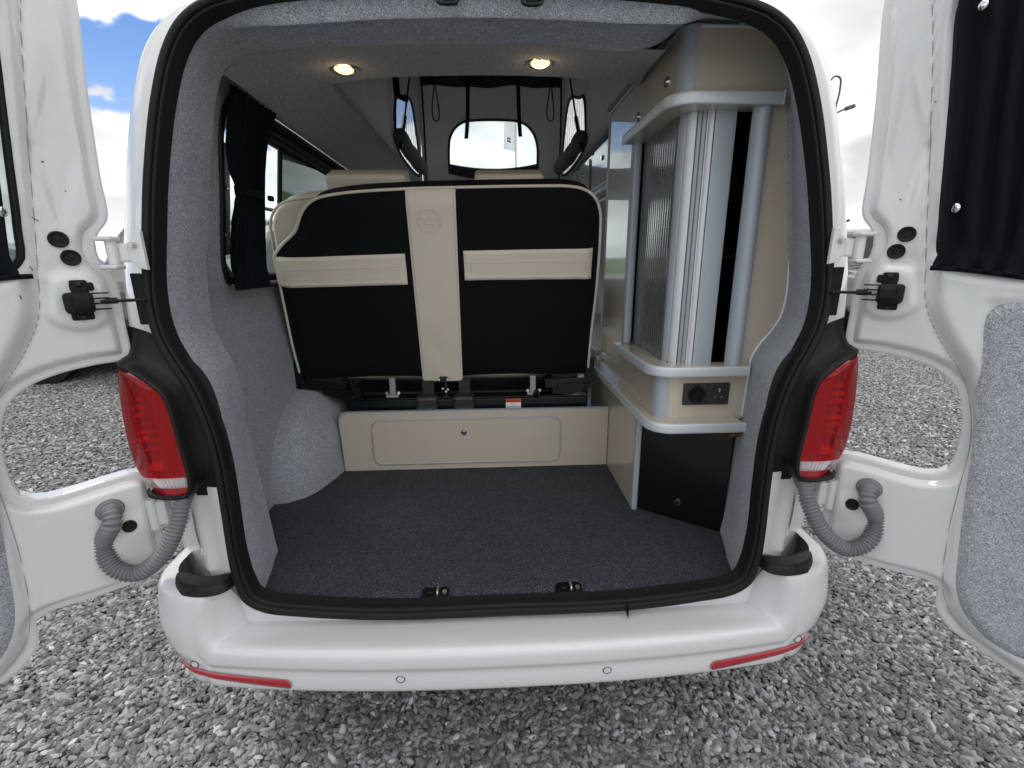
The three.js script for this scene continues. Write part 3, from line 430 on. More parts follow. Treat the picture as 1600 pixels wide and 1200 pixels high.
// ------------------------------------------------------------------ carpet linings inside
const wallX = (y) => y < 1.30 ? 0.805 : y < 1.40 ? lerp(0.805, 0.772, sstep(1.30, 1.40, y)) : 0.78 - 0.16 * (y - 1.35);
{
  const outer = [[0.614, 0.570], [0.618, 0.70], [0.622, 0.834], [0.624, 0.942], [0.630, 1.066], [0.642, 1.15], [0.664, 1.207], [0.692, 1.262], [0.698, 1.31], [0.700, 1.367], [0.686, 1.472], [0.667, 1.595], [0.648, 1.674], [0.620, 1.769], [0.595, 1.822], [0.565, 1.856], [0.515, 1.88], [0.44, 1.896], [0.29, 1.912], [0.12, 1.92], [0, 1.922]];
  const L = [[0.665, 0.570], [0.676, 0.74], [0.688, 0.896], [0.693, 0.978], [0.692, 1.08], [0.700, 1.15], [0.718, 1.20], [0.736, 1.256], [0.737, 1.32], [0.730, 1.39], [0.709, 1.49], [0.690, 1.60], [0.668, 1.68], [0.645, 1.772], [0.618, 1.832], [0.575, 1.862], [0.51, 1.879], [0.421, 1.887], [0.285, 1.892], [0.11, 1.897], [0, 1.898]];
  const R = [[0.690, 0.570], [0.703, 0.72], [0.708, 0.88], [0.716, 0.976], [0.719, 1.08], [0.722, 1.145], [0.742, 1.185], [0.790, 1.262], [0.797, 1.31], [0.795, 1.36], [0.782, 1.475], [0.765, 1.59], [0.752, 1.683], [0.727, 1.825], [0.709, 1.885], [0.66, 1.947], [0.60, 1.962], [0.47, 1.960], [0.36, 1.893], [0.11, 1.897], [0, 1.898]];
  const mk = (pts) => new THREE.CatmullRomCurve3(pts.map(p => V(p[0], p[1], 0)), false, 'centripetal');
  for (const s of [-1, 1]) {
    const A = mk(outer), B = mk(s < 0 ? L : R), zi = s < 0 ? -0.24 : -0.275, zAt = (x) => s < 0 ? -0.24 : lerp(-0.275, -0.242, sstep(0.47, 0.37, x));
    part('pillar_lining', surf(150, 40, (u, v) => {
      const p = A.getPoint(u), q = B.getPoint(u), top = s > 0 ? sstep(0.47, 0.37, p.x) * (u > 0.5 ? 1 : 0) : sstep(0.74, 0.88, u), t = A.getTangent(u), nx = -t.y, ny = t.x; // inward
      const w = sstep(0, 1, v), lip = Math.exp(-(((v - 0.22) / 0.16) ** 2)), k = lerp(0.006 * Math.sin(v * 3.14), 0.036 * lip, top) + 0.003 * fbm(u * 14 + s * 3, v * 3, 4, 3);
      const zv = lerp(v, v < 0.25 ? 0.10 * v / 0.25 : 0.10 + 0.9 * (v - 0.25) / 0.75, top), z0 = -0.020 + zl(p.y);
      const ox = -0.011 * (1 - v); return [s * (lerp(p.x, q.x, lerp(v, w, 0.5)) + nx * (k + ox)), lerp(p.y, q.y, lerp(v, w, 0.5)) + ny * (k + ox), lerp(z0, zAt(q.x), zv)];
    }, false, s > 0), M.felt, van);
    // return of the lining from its inner edge out to the side wall
    part('lining_return', surf(110, 6, (u, v) => { const q = B.getPoint(u * 0.72), wx = wallX(q.y) + 0.004; return [s * lerp(q.x, wx, v), q.y, zi - 0.03 * Math.sin(v * 1.57)]; }, false, s < 0), M.felt, van);
  }
  // rear headlining, from the crease to the curved front edge of the fixed roof
  const lip = mk([...L.slice(14).map(p => [-p[0], p[1]]), [0.11, 1.897], [0.285, 1.892], [0.36, 1.889], [0.405, 1.888]]);
  const edge = new THREE.CatmullRomCurve3([[-0.705, 1.862, -0.70], [-0.60, 1.905, -0.65], [-0.491, 1.928, -0.612], [-0.315, 1.930, -0.552], [-0.1, 1.930, -0.530], [0.06, 1.930, -0.527], [0.25, 1.93, -0.543], [0.40, 1.93, -0.578], [0.449, 1.93, -0.60]].map(p => V(...p)), false, 'centripetal');
  part('headlining', surf(70, 24, (u, v) => { const p = lip.getPoint(u), q = edge.getPoint(u), b = 0.010 * Math.sin(v * 3.14); return [lerp(p.x, q.x, v), lerp(p.y, q.y, v) + b, lerp(-0.238, q.z, v) + 0.002 * noise.noise(u * 20, v * 5, 8)]; }), M.felt, van);
  part('headlining_lip', surf(70, 4, (u, v) => { const q = edge.getPoint(u); return [q.x, q.y + 0.05 * v, q.z - 0.004 * Math.sin(v * 1.57)]; }), M.felt, van);
  // strips of headlining either side of the roof opening
  for (const s of [-1, 1]) part('side_headlining', surf(10, 44, (u, v) => { const x = lerp(0.695, 0.512, u), z = lerp(-0.56, -3.1, v); return [s * x, lerp(1.868 - 0.03 * v, 1.958, Math.pow(u, 0.8)) + 0.002 * noise.noise(u * 6, v * 20, 5), z]; }), M.felt, van);
  for (const s of [-1, 1]) part('opening_edge', surf(44, 8, (u, v) => { const a = v * 3.6 - 0.6; return [s * (0.515 - 0.010 * Math.cos(a)), 1.962 + 0.010 * Math.sin(a) + 0.02 * sstep(0.7, 1, v), lerp(-0.56, -2.9, u)]; }), M.felt, van);
  part('headlining_corner', box(0.155, 0.010, 0.74, 0.520, 1.968, -0.62, 0.003), M.felt, van);
  part('cab_headlining', surf(10, 8, (u, v) => [lerp(-0.72, 0.72, u), 1.955 - 0.10 * (2 * u - 1) ** 4 - 0.04 * v, lerp(-2.82, -3.35, v)]), M.felt, van);
  // side walls
  const wo = [[-0.235, 0.575], [-0.235, 1.90], [-3.2, 1.90], [-3.2, 0.575]];
  const wl = part('side_wall_lining', sheet(wo, [winHole], 0.02, (z, y) => [-wallX(y) - 0.003 * fbm(z * 3, y * 3, 1, 3), y, z], false), M.felt, van);
  part('side_wall_lining', sheet(wo, [winHole], 0.05, (z, y) => [wallX(y) + 0.012, y, z], true), M.felt, van);
  // wheel arch boxes, carpeted
  for (const s of [-1, 1]) part('wheel_arch', surf(60, 40, (u, v) => {
    const w = u * Math.PI, h = v * Math.PI / 2, P = (q, e) => Math.sign(q) * Math.pow(Math.abs(q), e), r = P(Math.sin(h), 0.72), lump = 0.012 * fbm(u * 5, v * 3, 6, 3);
    return [s * (0.825 - (0.200 + lump) * P(Math.cos(h), 0.72)), 0.565 + (0.375 + lump) * r * P(Math.sin(w), 0.85), -1.05 + (0.53 + lump) * r * P(Math.cos(w), 0.85)];
  }, false, s > 0), M.felt, van);
  part('load_floor', box(1.58, 0.03, 3.2, 0, 0.556, -1.65, 0.004), M.paint, van);
  // door strikers hanging from the upper frame
  for (const x of [-0.0895, 0.075]) part('upper_striker', [tube([[x - 0.017, 1.925, -0.082], [x - 0.017, 1.900, -0.068], [x + 0.017, 1.900, -0.068], [x + 0.017, 1.925, -0.082]], 0.0036, 30, 8), box(0.028, 0.020, 0.012, x + 0.004, 1.918, -0.094, 0.004)], M.black, van);
}
// left rear side window: black frame, fixed pane, sliding pane
{
  const win = new THREE.Group(); win.name = 'side_window_unit'; van.add(win);
  const rim = winHole;
  const W = (z, y, d) => [-(wallX(Math.max(1.4, y)) + d), y, z];
  part('window_frame', surf(rim.length, 10, (u, v, i) => { const p = rim[i % rim.length], a = rim[(i + rim.length - 1) % rim.length], b = rim[(i + 1) % rim.length], tx = b[0] - a[0], ty = b[1] - a[1], l = Math.hypot(tx, ty); let prof = [[-0.006, -0.004], [-0.002, -0.010], [0.005, -0.011], [0.008, -0.005], [0.010, 0.0], [0.012, 0.02], [0.014, 0.05], [0.06, 0.055], [0.075, 0.06], [0.075, 0.075], [0.0, 0.08]][Math.min(10, Math.round(v * 10))]; const dir = -1; const wide = sstep(-0.56, -0.42, p[0]); prof = [prof[0] * (prof[0] > 0.03 ? lerp(0.55, 2.2, wide) : 1), prof[1]]; return W(p[0] + dir * -ty / l * prof[0] * -1, p[1] + dir * tx / l * prof[0] * -1, prof[1]); }, true), M.black, win);
  const inner = offsetRing(rim, 0.028);
  part('fixed_pane', sheet(inner.map(p => [Math.max(p[0], -1.70), p[1]]), [], 0.05, (z, y) => W(z, y, 0.062)), M.glass, win);
  part('sliding_pane', extr(roundRect(-1.66, 1.375, -0.845, 1.81, 0.02), 0.004).applyMatrix4(new THREE.Matrix4().set(0, 0, -1, 0, 0, 1, 0, 0, 1, 0, 0, 0, 0, 0, 0, 1)).translate(-0.79, 0, 0).applyMatrix4(new THREE.Matrix4().set(1, 0.16, 0, -0.25, 0, 1, 0, 0, 0, 0, 1, 0, 0, 0, 0, 1)), std({ color: lin(0.13, 0.155, 0.15), transmission: 1, thickness: 0, roughness: 0.01, ior: 1.5 }), win);
  part('pane_post', [bar(W(-0.838, 1.355, 0.045), W(-0.838, 1.825, 0.045), 0.009, 4)], M.black, win);
  part('top_track', [bar(W(-0.46, 1.838, 0.030), W(-1.72, 1.808, 0.030), 0.012, 6), bar(W(-0.46, 1.822, 0.040), W(-1.72, 1.792, 0.040), 0.011, 6)], M.blackMatt, win);
  part('bottom_track', [bar(W(-0.43, 1.366, 0.030), W(-1.70, 1.362, 0.030), 0.011, 6)], M.blackMatt, win);
  part('sill_bead', [bar(W(-0.50, 1.350, 0.006), W(-1.60, 1.342, 0.006), 0.0035, 8)], M.aluGrey, win);
  part('curtain_rail', [bar(W(-0.44, 1.852, -0.016), W(-1.66, 1.828, -0.016), 0.0042, 8), bar(W(-0.40, 1.352, -0.014), W(-0.62, 1.350, -0.014), 0.003, 8)], M.chrome, win);
  for (const [z, y] of [[-0.412, 1.612], [-0.392, 1.49]]) part('window_fixing', (() => { const g = new THREE.SphereGeometry(0.006, 10, 8); g.translate(...W(z, y, -0.002)); return g; })(), M.chrome, win);
  const latch = W(-0.86, 1.52, 0.036); part('slide_latch', box(0.012, 0.03, 0.022, ...latch, 0.003), M.blackGloss, win);
}
function offsetRing(pts, d) { const n = pts.length; let area = 0; for (let i = 0; i < n; i++) { const a = pts[i], b = pts[(i + 1) % n]; area += a[0] * b[1] - b[0] * a[1]; } const sg = area > 0 ? 1 : -1; return pts.map((p, i) => { const a = pts[(i + n - 1) % n], b = pts[(i + 1) % n], tx = b[0] - a[0], ty = b[1] - a[1], l = Math.hypot(tx, ty) || 1; return [p[0] - sg * ty / l * d * 1, p[1] + sg * tx / l * d * 1]; }); }

// ------------------------------------------------------------------ load floor carpet
{
  const o = [[-0.60, -0.020], [-0.645, -0.024], [-0.665, -0.075], [-0.676, -0.235], [-0.70, -0.262], [-0.80, -0.268], [-0.80, -0.80], [0.70, -0.80], [0.715, -0.262], [0.700, -0.24], [0.685, -0.085], [0.645, -0.024], [0.60, -0.020]];
  const h1 = smooth2([[-0.214, -0.034], [-0.176, -0.036], [-0.140, -0.034], [-0.147, -0.066], [-0.176, -0.070], [-0.205, -0.067]], 24, true).map(p => [p[0], p[1]]), h2 = h1.map(p => [p[0] + 0.352, p[1] + 0.003]);
  solo('floor_carpet', sheet(o, [h1, h2], 0.0125, (x, z, d) => [x, 0.5835 - 0.018 * sstep(0.045, 0.018, Math.abs(z)) - 0.006 * sstep(0.006, 0, Math.min(near(h1, true, x, z).d, near(h2, true, x, z).d)) + 0.0022 * fbm(x * 5, z * 5, 3, 3) + 0.0015 * sstep(0.018, 0.004, Math.abs(z + 0.135 + 0.01 * noise.noise(x * 4, 0, 0))) * sstep(0.5, 0.3, Math.abs(x)), z], true), M.carpet, 'charcoal cut-pile carpet covering the load floor', 'carpet');
  for (const x of [-0.177, 0.175]) {
    const t = thing('floor_striker', `${x < 0 ? 'left' : 'right'} of two dark latch recesses cut into the carpet by the sill`, 'latch', [x, 0.571, -0.05], 'floor latches by the sill');
    part('latch_plate', box(0.072, 0.003, 0.040, 0, 0.0025, 0, 0.001), M.black, t);
    part('latch_loop', tube([[0.006, 0.002, -0.012], [0.006, 0.011, -0.010], [0.006, 0.011, 0.010], [0.006, 0.002, 0.012]], 0.0032, 24, 8), M.zinc, t);
    part('latch_screw', cyl(0.006, 0.006, 0.004, 0.024, 0.006, 0.003, 'y', 14), M.zinc, t);
    part('latch_hook', box(0.016, 0.006, 0.014, -0.014, 0.006, 0.002, 0.002), M.blackGloss, t);
  }
}
// ------------------------------------------------------------------ locker panel under the seat
{
  const t = thing('under_seat_locker', 'low beige locker panel with a flush door under the bench seat', 'locker', [-0.09, 0.578, -0.79]);
  const X = 0.09, Y = -0.578, Z = 0.79;
  const face = [[-0.628, 0.58], [0.452, 0.58], [0.452, 0.831], [-0.60, 0.831], [-0.618, 0.826], [-0.630, 0.806]];
  part('front_panel', extr(face, 0.016, 0.001).translate(X, Y, -0.797 + Z), M.laminate, t);
  part('top_edging', [box(1.055, 0.005, 0.019, -0.075 + X, 0.8335 + Y, -0.788 + Z, 0.002), tube([[-0.60, 0.8335, -0.785], [-0.622, 0.828, -0.785], [-0.632, 0.806, -0.785], [-0.630, 0.70, -0.785], [-0.628, 0.60, -0.785]].map(p => [p[0] + X, p[1] + Y, p[2] + Z]), 0.0035, 30, 6)], M.alu, t);
  const d = roundRect(-0.503, 0.612, 0.253, 0.800, 0.035);
  const door = part('locker_door', extr(d, 0.006, 0.001).translate(X, Y, -0.779 + Z), M.laminate, t);
  part('door_edging', surf(d.length, 8, (u, v, i) => { const p = d[i % d.length], a = d[(i + d.length - 1) % d.length], b = d[(i + 1) % d.length], tx = b[0] - a[0], ty = b[1] - a[1], l = Math.hypot(tx, ty) || 1, r = v * 6.2832; return [p[0] + X + ty / l * 0.0032 * Math.cos(r), p[1] + Y - tx / l * 0.0032 * Math.cos(r), -0.774 + Z + 0.0038 * Math.sin(r)]; }, true), M.alu, door);
  part('push_lock', [cyl(0.0115, 0.0125, 0.005, -0.137 + X, 0.746 + Y, -0.769 + Z, 'z', 24), cyl(0.006, 0.0065, 0.006, -0.137 + X, 0.746 + Y, -0.766 + Z, 'z', 18)], M.chrome, door);
}
// ------------------------------------------------------------------ bench seat
{
  const t = thing('bench_seat', 'folding bench seat back in black fabric with cream stripe and pockets', 'bench seat', [-0.2, 0.58, -0.95]);
  const O = V(-0.2, 0.58, -0.95), th = Math.atan2(0.27, 0.685);
  const S = new THREE.Matrix4().makeTranslation(0.2, 0.95 - 0.58, -0.85 + 0.95).multiply(new THREE.Matrix4().makeRotationX(th));
  const on = (g) => g.applyMatrix4(S);
  const wv = (x, y, z) => [x - O.x, y - O.y, z - O.z];
  const top = smooth2([[-0.787, 0.012], [-0.779, 0.168], [-0.764, 0.33], [-0.751, 0.475], [-0.748, 0.508], [-0.742, 0.524], [-0.70, 0.566], [-0.657, 0.600], [-0.636, 0.632], [-0.612, 0.670], [-0.569, 0.703], [-0.486, 0.721], [-0.279, 0.735], [-0.123, 0.739], [0.157, 0.743], [0.235, 0.742], [0.285, 0.733], [0.322, 0.710], [0.345, 0.668], [0.355, 0.60], [0.366, 0.393], [0.368, 0.20], [0.374, 0.010]], 150).map(p => [p[0], p[1]]);
  const bot = []; for (let i = 1; i < 12; i++) bot.push([lerp(0.374, -0.787, i / 12), 0.012 - 0.004 * Math.sin(i * 1.3)]);
  const out = [...top, ...bot];
  const D = (x, v, d) => -0.004 + 0.014 * sstep(0, 0.05, d) + 0.004 * fbm(x * 4, v * 4, 2, 3) + 0.0035 * Math.sin((x * 0.8 + v) * 38 + 4 * fbm(x * 3, v * 3, 9, 2)) * sstep(0.17, 0.04, v) * sstep(-0.2, -0.5, x) * sstep(0.01, 0.04, d);
  const Dn = (x, v) => D(x, v, near(out, true, x, v).d);
  part('backrest_cover', on(sheet(out, [], 0.010, (x, v, d) => [x, v, D(x, v, d)])), M.fabric, t);
  part('backrest_pad', on(extr(out.filter((p, i) => i % 2 === 0), 0.085, 0.006).translate(0, 0, -0.095)), M.fabric, t);
  part('piping', on(tube(top.filter((p, i) => i % 2 === 0).map(p => [p[0], p[1], -0.002]), 0.0048, 220, 8)), M.cream, t);
  const cush = smooth2([[-0.785, 0.02], [-0.79, 0.35], [-0.782, 0.52], [-0.765, 0.61], [-0.72, 0.662], [-0.62, 0.685], [-0.45, 0.690], [0.15, 0.692], [0.25, 0.68], [0.31, 0.64], [0.338, 0.56], [0.355, 0.35], [0.36, 0.02]], 80).map(p => [p[0], p[1]]);
  part('front_cushion', on(extr(cush, 0.055, 0.02, [], 4).translate(0, 0, -0.18)), M.cream, t);
  part('cushion_piping', on(tube(cush.map(p => [p[0], p[1], -0.098]), 0.0045, 160, 6)), M.cream, t);
  // centre stripe
  const sl = (v) => lerp(-0.300, -0.2805, v / 0.735), sr = (v) => lerp(-0.139, -0.1225, v / 0.74);
  const stripe = surf(20, 90, (u, v) => { const vv = lerp(-0.002, 0.737, v), x = lerp(sl(vv), sr(vv), u), e = Math.min(u, 1 - u); return [x, vv, D(x, vv, Math.min(0.05, Math.max(0.004, 0.737 - vv))) + 0.0006 + 0.0035 * sstep(0, 0.05, e) + 0.0014 * Math.sin(vv * 30 + 5 * fbm(u * 2, vv * 3, 1, 2)) * sstep(0.28, 0.05, Math.abs(vv - 0.2)) * Math.sin(u * 3.14)]; });
  const st = part('centre_stripe', on(stripe), M.cream, t); st.userData.label = 'cream leatherette stripe with an embossed crown in a ring';
  const stz = (x, v) => Dn(x, v) + 0.0042;
  const stitch = []; for (let v = 0.012; v < 0.72; v += 0.0065) for (const [x, r] of [[sl(v) + 0.008, 1], [sr(v) - 0.007, 1]]) { const g = new THREE.BoxGeometry(0.0011, 0.0042, 0.0012); g.translate(x, v, stz(x, v) - 0.0002); stitch.push(g); }
  part('stitching', on(join(stitch)), M.thread, st);
  // embossed emblem: two rings with a crown
  const ez = (x, v) => stz(x, v) + 0.0002, E0 = [-0.2125, 0.640], em = [];
  const line = (pts, r, closed) => em.push(tube(pts.map(([x, v]) => [E0[0] + x, E0[1] + v, ez(E0[0] + x, E0[1] + v)]), r, pts.length * 8, 6, closed));
  for (const R of [0.0385, 0.033]) line(Array.from({ length: 32 }, (_, i) => [R * Math.cos(i / 32 * 6.2832), R * Math.sin(i / 32 * 6.2832)]), 0.0019, true);
  const seg = (a, b) => em.push(bar([E0[0] + a[0], E0[1] + a[1], ez(E0[0] + a[0], E0[1] + a[1])], [E0[0] + b[0], E0[1] + b[1], ez(E0[0] + b[0], E0[1] + b[1])], 0.0018, 6));
  const crown = [[-0.026, 0.013], [-0.014, 0.005], [-0.006, 0.002], [0, 0.016], [0.006, 0.002], [0.014, 0.005], [0.026, 0.013], [0.020, -0.010], [-0.020, -0.010], [-0.026, 0.013]];
  for (let i = 1; i < crown.length; i++) seg(crown[i - 1], crown[i]);
  seg([-0.013, -0.009], [0, 0.016]); seg([0.013, -0.009], [0, 0.016]); seg([-0.010, 0.0], [0, -0.004]); seg([0.010, 0.0], [0, -0.004]); seg([-0.0195, -0.014], [0.0195, -0.014]); seg([-0.019, -0.021], [0.019, -0.021]); seg([-0.019, -0.014], [-0.019, -0.021]); seg([0.019, -0.014], [0.019, -0.021]);
  part('emblem', on(join(em)), M.cream, st);
  // pocket flaps
  const flap = (A, B, C, Dd, nm) => { // corners: bottom-left, bottom-right, top-right, top-left
    const P = (u, v) => { const x = lerp(lerp(A[0], B[0], u), lerp(Dd[0], C[0], u), v), y = lerp(lerp(A[1], B[1], u), lerp(Dd[1], C[1], u), v); return [x, y]; };
    const z = (u, v) => { const [x, y] = P(u, v), e = Math.min(u * 4, (1 - u) * 4, v, 1 - v); const inr = Math.min((u - 0.05) * 4.2, (0.95 - u) * 4.2, v - 0.22, 0.62 - v); return Dn(x, y) + 0.004 + 0.005 * sstep(0, 0.08, e) + 0.0018 * sstep(0.0, 0.02, inr) + 0.0016 * noise.noise(x * 14, y * 10, 3) + 0.005 * sstep(0.35, 0, v); };
    const f = part('pocket_flap', on(join([surf(70, 26, (u, v) => [...P(u, v), z(u, v)]), surf(70, 2, (u, v) => [...P(u, 0), lerp(z(u, 0), Dn(...P(u, 0)) - 0.002, v)]), surf(70, 2, (u, v) => [...P(u, 1), lerp(z(u, 1), Dn(...P(u, 1)) - 0.002, v)]), surf(2, 26, (u, v) => [...P(1, v), lerp(z(1, v), Dn(...P(1, v)) - 0.002, u)]), surf(2, 26, (u, v) => [...P(0, v), lerp(z(0, v), Dn(...P(0, v)) - 0.002, u)])])), M.cream, t);
    const sts = [], N = 90; for (let i = 0; i < N; i++) { const u = lerp(0.055, 0.945, i / (N - 1)), [x, y] = P(u, 0.60), g = new THREE.BoxGeometry(0.0034, 0.0009, 0.001); g.translate(x, y, z(u, 0.60) + 0.0002); sts.push(g); }
    for (const u of [0.055, 0.945]) for (let i = 0; i < 8; i++) { const v = lerp(0.24, 0.58, i / 7), [x, y] = P(u, v), g = new THREE.BoxGeometry(0.0009, 0.0034, 0.001); g.translate(x, y, z(u, v) + 0.0002); sts.push(g); }
    part('stitching', on(join(sts)), M.thread, f);
  };
  flap([-0.756, 0.413], [-0.308, 0.422], [-0.305, 0.530], [-0.744, 0.518]);
  flap([-0.107, 0.436], [0.338, 0.436], [0.334, 0.544], [-0.108, 0.539]);
  // head restraints beyond the top edge
  for (const x of [-0.425, 0.052]) {
    const w = x < 0 ? 0.27 : 0.236, h = part('headrest', on(box(w, 0.100, 0.085, x, 0.703, -0.152, 0.016)), M.cream, t);
    part('headrest_seam', on(tube([[x - w / 2 + 0.006, 0.728, -0.1095], [x, 0.7285, -0.1085], [x + w / 2 - 0.006, 0.728, -0.1095]], 0.0012, 20, 6)), M.cream, h);
    for (const dx of [-0.05, 0.05]) part('headrest_post', on(cyl(0.006, 0.006, 0.09, x + dx, 0.63, -0.15)), M.chrome, t);
  }
  // steel frame under the backrest
  const K = [];
  const Lbar = (s, x0) => { const pts = [[x0, 1.03], [x0, 0.932], [x0 + s * 0.012, 0.918], [x0 + s * 0.20, 0.905], [x0 + s * 0.20, 0.938], [x0 + s * 0.035, 0.950], [x0 + s * 0.026, 1.03]]; return extr(s > 0 ? pts.slice().reverse() : pts, 0.03, 0.002).translate(0.2, -0.58, -0.865 + 0.95); };
  part('side_bracket', Lbar(1, -0.810), M.blackGloss, t); part('side_bracket', Lbar(-1, 0.398), M.blackGloss, t);
  part('pivot_arm', [box(0.02, 0.03, 0.20, ...wv(-0.62, 0.915, -0.90), 0.003, [0.4, 0.5, 0]), box(0.035, 0.045, 0.06, ...wv(-0.575, 0.89, -0.87), 0.004)], M.blackGloss, t);
  part('pivot_arm', [box(0.02, 0.03, 0.20, ...wv(0.20, 0.915, -0.90), 0.003, [0.4, -0.5, 0]), box(0.035, 0.045, 0.06, ...wv(0.245, 0.90, -0.87), 0.004)], M.blackGloss, t);
  part('gusset_plate', extr([[0.30, 0.875], [0.385, 0.905], [0.385, 0.925], [0.245, 0.925], [0.245, 0.885]], 0.004).translate(0.2, -0.58, -0.83 + 0.95), M.blackGloss, t);
  part('gusset_plate', extr([[-0.70, 0.90], [-0.60, 0.862], [-0.55, 0.87], [-0.55, 0.91], [-0.70, 0.92]], 0.004).translate(0.2, -0.58, -0.83 + 0.95), M.blackGloss, t);
  part('rear_tube', [box(0.97, 0.05, 0.03, ...wv(-0.115, 0.845, -0.835), 0.004), box(0.97, 0.006, 0.05, ...wv(-0.115, 0.873, -0.85), 0.002)], M.blackGloss, t);
  part('seat_base_rail', [box(0.98, 0.03, 0.03, ...wv(-0.115, 0.905, -1.10), 0.003)], M.aluGrey, t);
  part('seat_base', box(1.02, 0.30, 0.55, ...wv(-0.12, 0.735, -1.17), 0.01), M.black, t);
  part('seat_cushion', box(1.1, 0.13, 0.55, ...wv(-0.2, 1.0, -1.19), 0.03), M.cream, t);
  for (const x of [-0.425, 0.148]) { // hinge lugs with bolts
    const l = part('hinge_lug', [box(0.024, 0.075, 0.02, ...wv(x, 0.92, -0.85), 0.003), box(0.05, 0.012, 0.03, ...wv(x, 0.885, -0.84), 0.003)], M.aluGrey, t);
    for (const dx of [-0.022, 0.026]) part('lug_bolt', cyl(0.0065, 0.0065, 0.008, ...wv(x + dx, 0.898, -0.834), 'z', 12), M.chrome, l);
  }
  // belt reels with webbing
  for (const x of [-0.284, -0.136]) {
    const r = part('belt_reel', [box(0.088, 0.062, 0.062, ...wv(x, 0.858, -0.822), 0.014), box(0.074, 0.03, 0.03, ...wv(x, 0.828, -0.805), 0.008)], M.reel, t);
    for (let k = 0; k < 4; k++) part('reel_rib', box(0.010, 0.022, 0.008, ...wv(x - 0.027 + k * 0.018, 0.864, -0.7895), 0.003), M.reel, r);
    part('belt_webbing', box(0.046, 0.07, 0.002, ...wv(x + 0.004, 0.915, -0.838), 0.0008), std({ color: lin(0.03, 0.027, 0.03), roughness: 0.8, bumpMap: weave, bumpScale: 0.0004 }), r);
  }
  const lk = part('centre_latch', [box(0.032, 0.026, 0.02, ...wv(-0.215, 0.952, -0.83), 0.004), box(0.014, 0.085, 0.016, ...wv(-0.207, 0.90, -0.836), 0.003), box(0.03, 0.012, 0.018, ...wv(-0.208, 0.878, -0.83), 0.003)], M.blackGloss, t);
  for (const [x, y] of [[-0.232, 0.955], [-0.198, 0.955], [-0.218, 0.918], [-0.206, 0.905], [-0.198, 0.914]]) part('latch_bolt', cyl(0.0042, 0.0045, 0.008, ...wv(x, y, -0.816), 'z', 10), M.chrome, lk);
  // sticker on the rear tube
  const lab = canvasTex(256, 160, 0, (g, w, h) => { g.fillStyle = '#f1efec'; g.fillRect(0, 0, w, h); g.fillStyle = '#d2531f'; g.fillRect(0, 0, w, 64); g.fillStyle = '#2a1a12'; g.font = 'bold 40px sans-serif'; g.textAlign = 'center'; g.fillText('TITAN BEDS', w / 2, 48, 236); g.fillStyle = '#444'; g.font = '17px sans-serif'; g.fillText('TESTED TO M1', w / 2, 92); g.font = 'bold 20px sans-serif'; g.fillText('SEAT', w / 2, 118); g.fillStyle = '#555'; for (let i = 0; i < 2; i++) g.fillRect(24, 128 + i * 12, 208 - i * 40, 4); });
  const lg = new THREE.PlaneGeometry(0.062, 0.039); lg.translate(...wv(0.066, 0.8475, -0.8185)); part('maker_sticker', lg, std({ map: lab, roughness: 0.4 }), t);
}
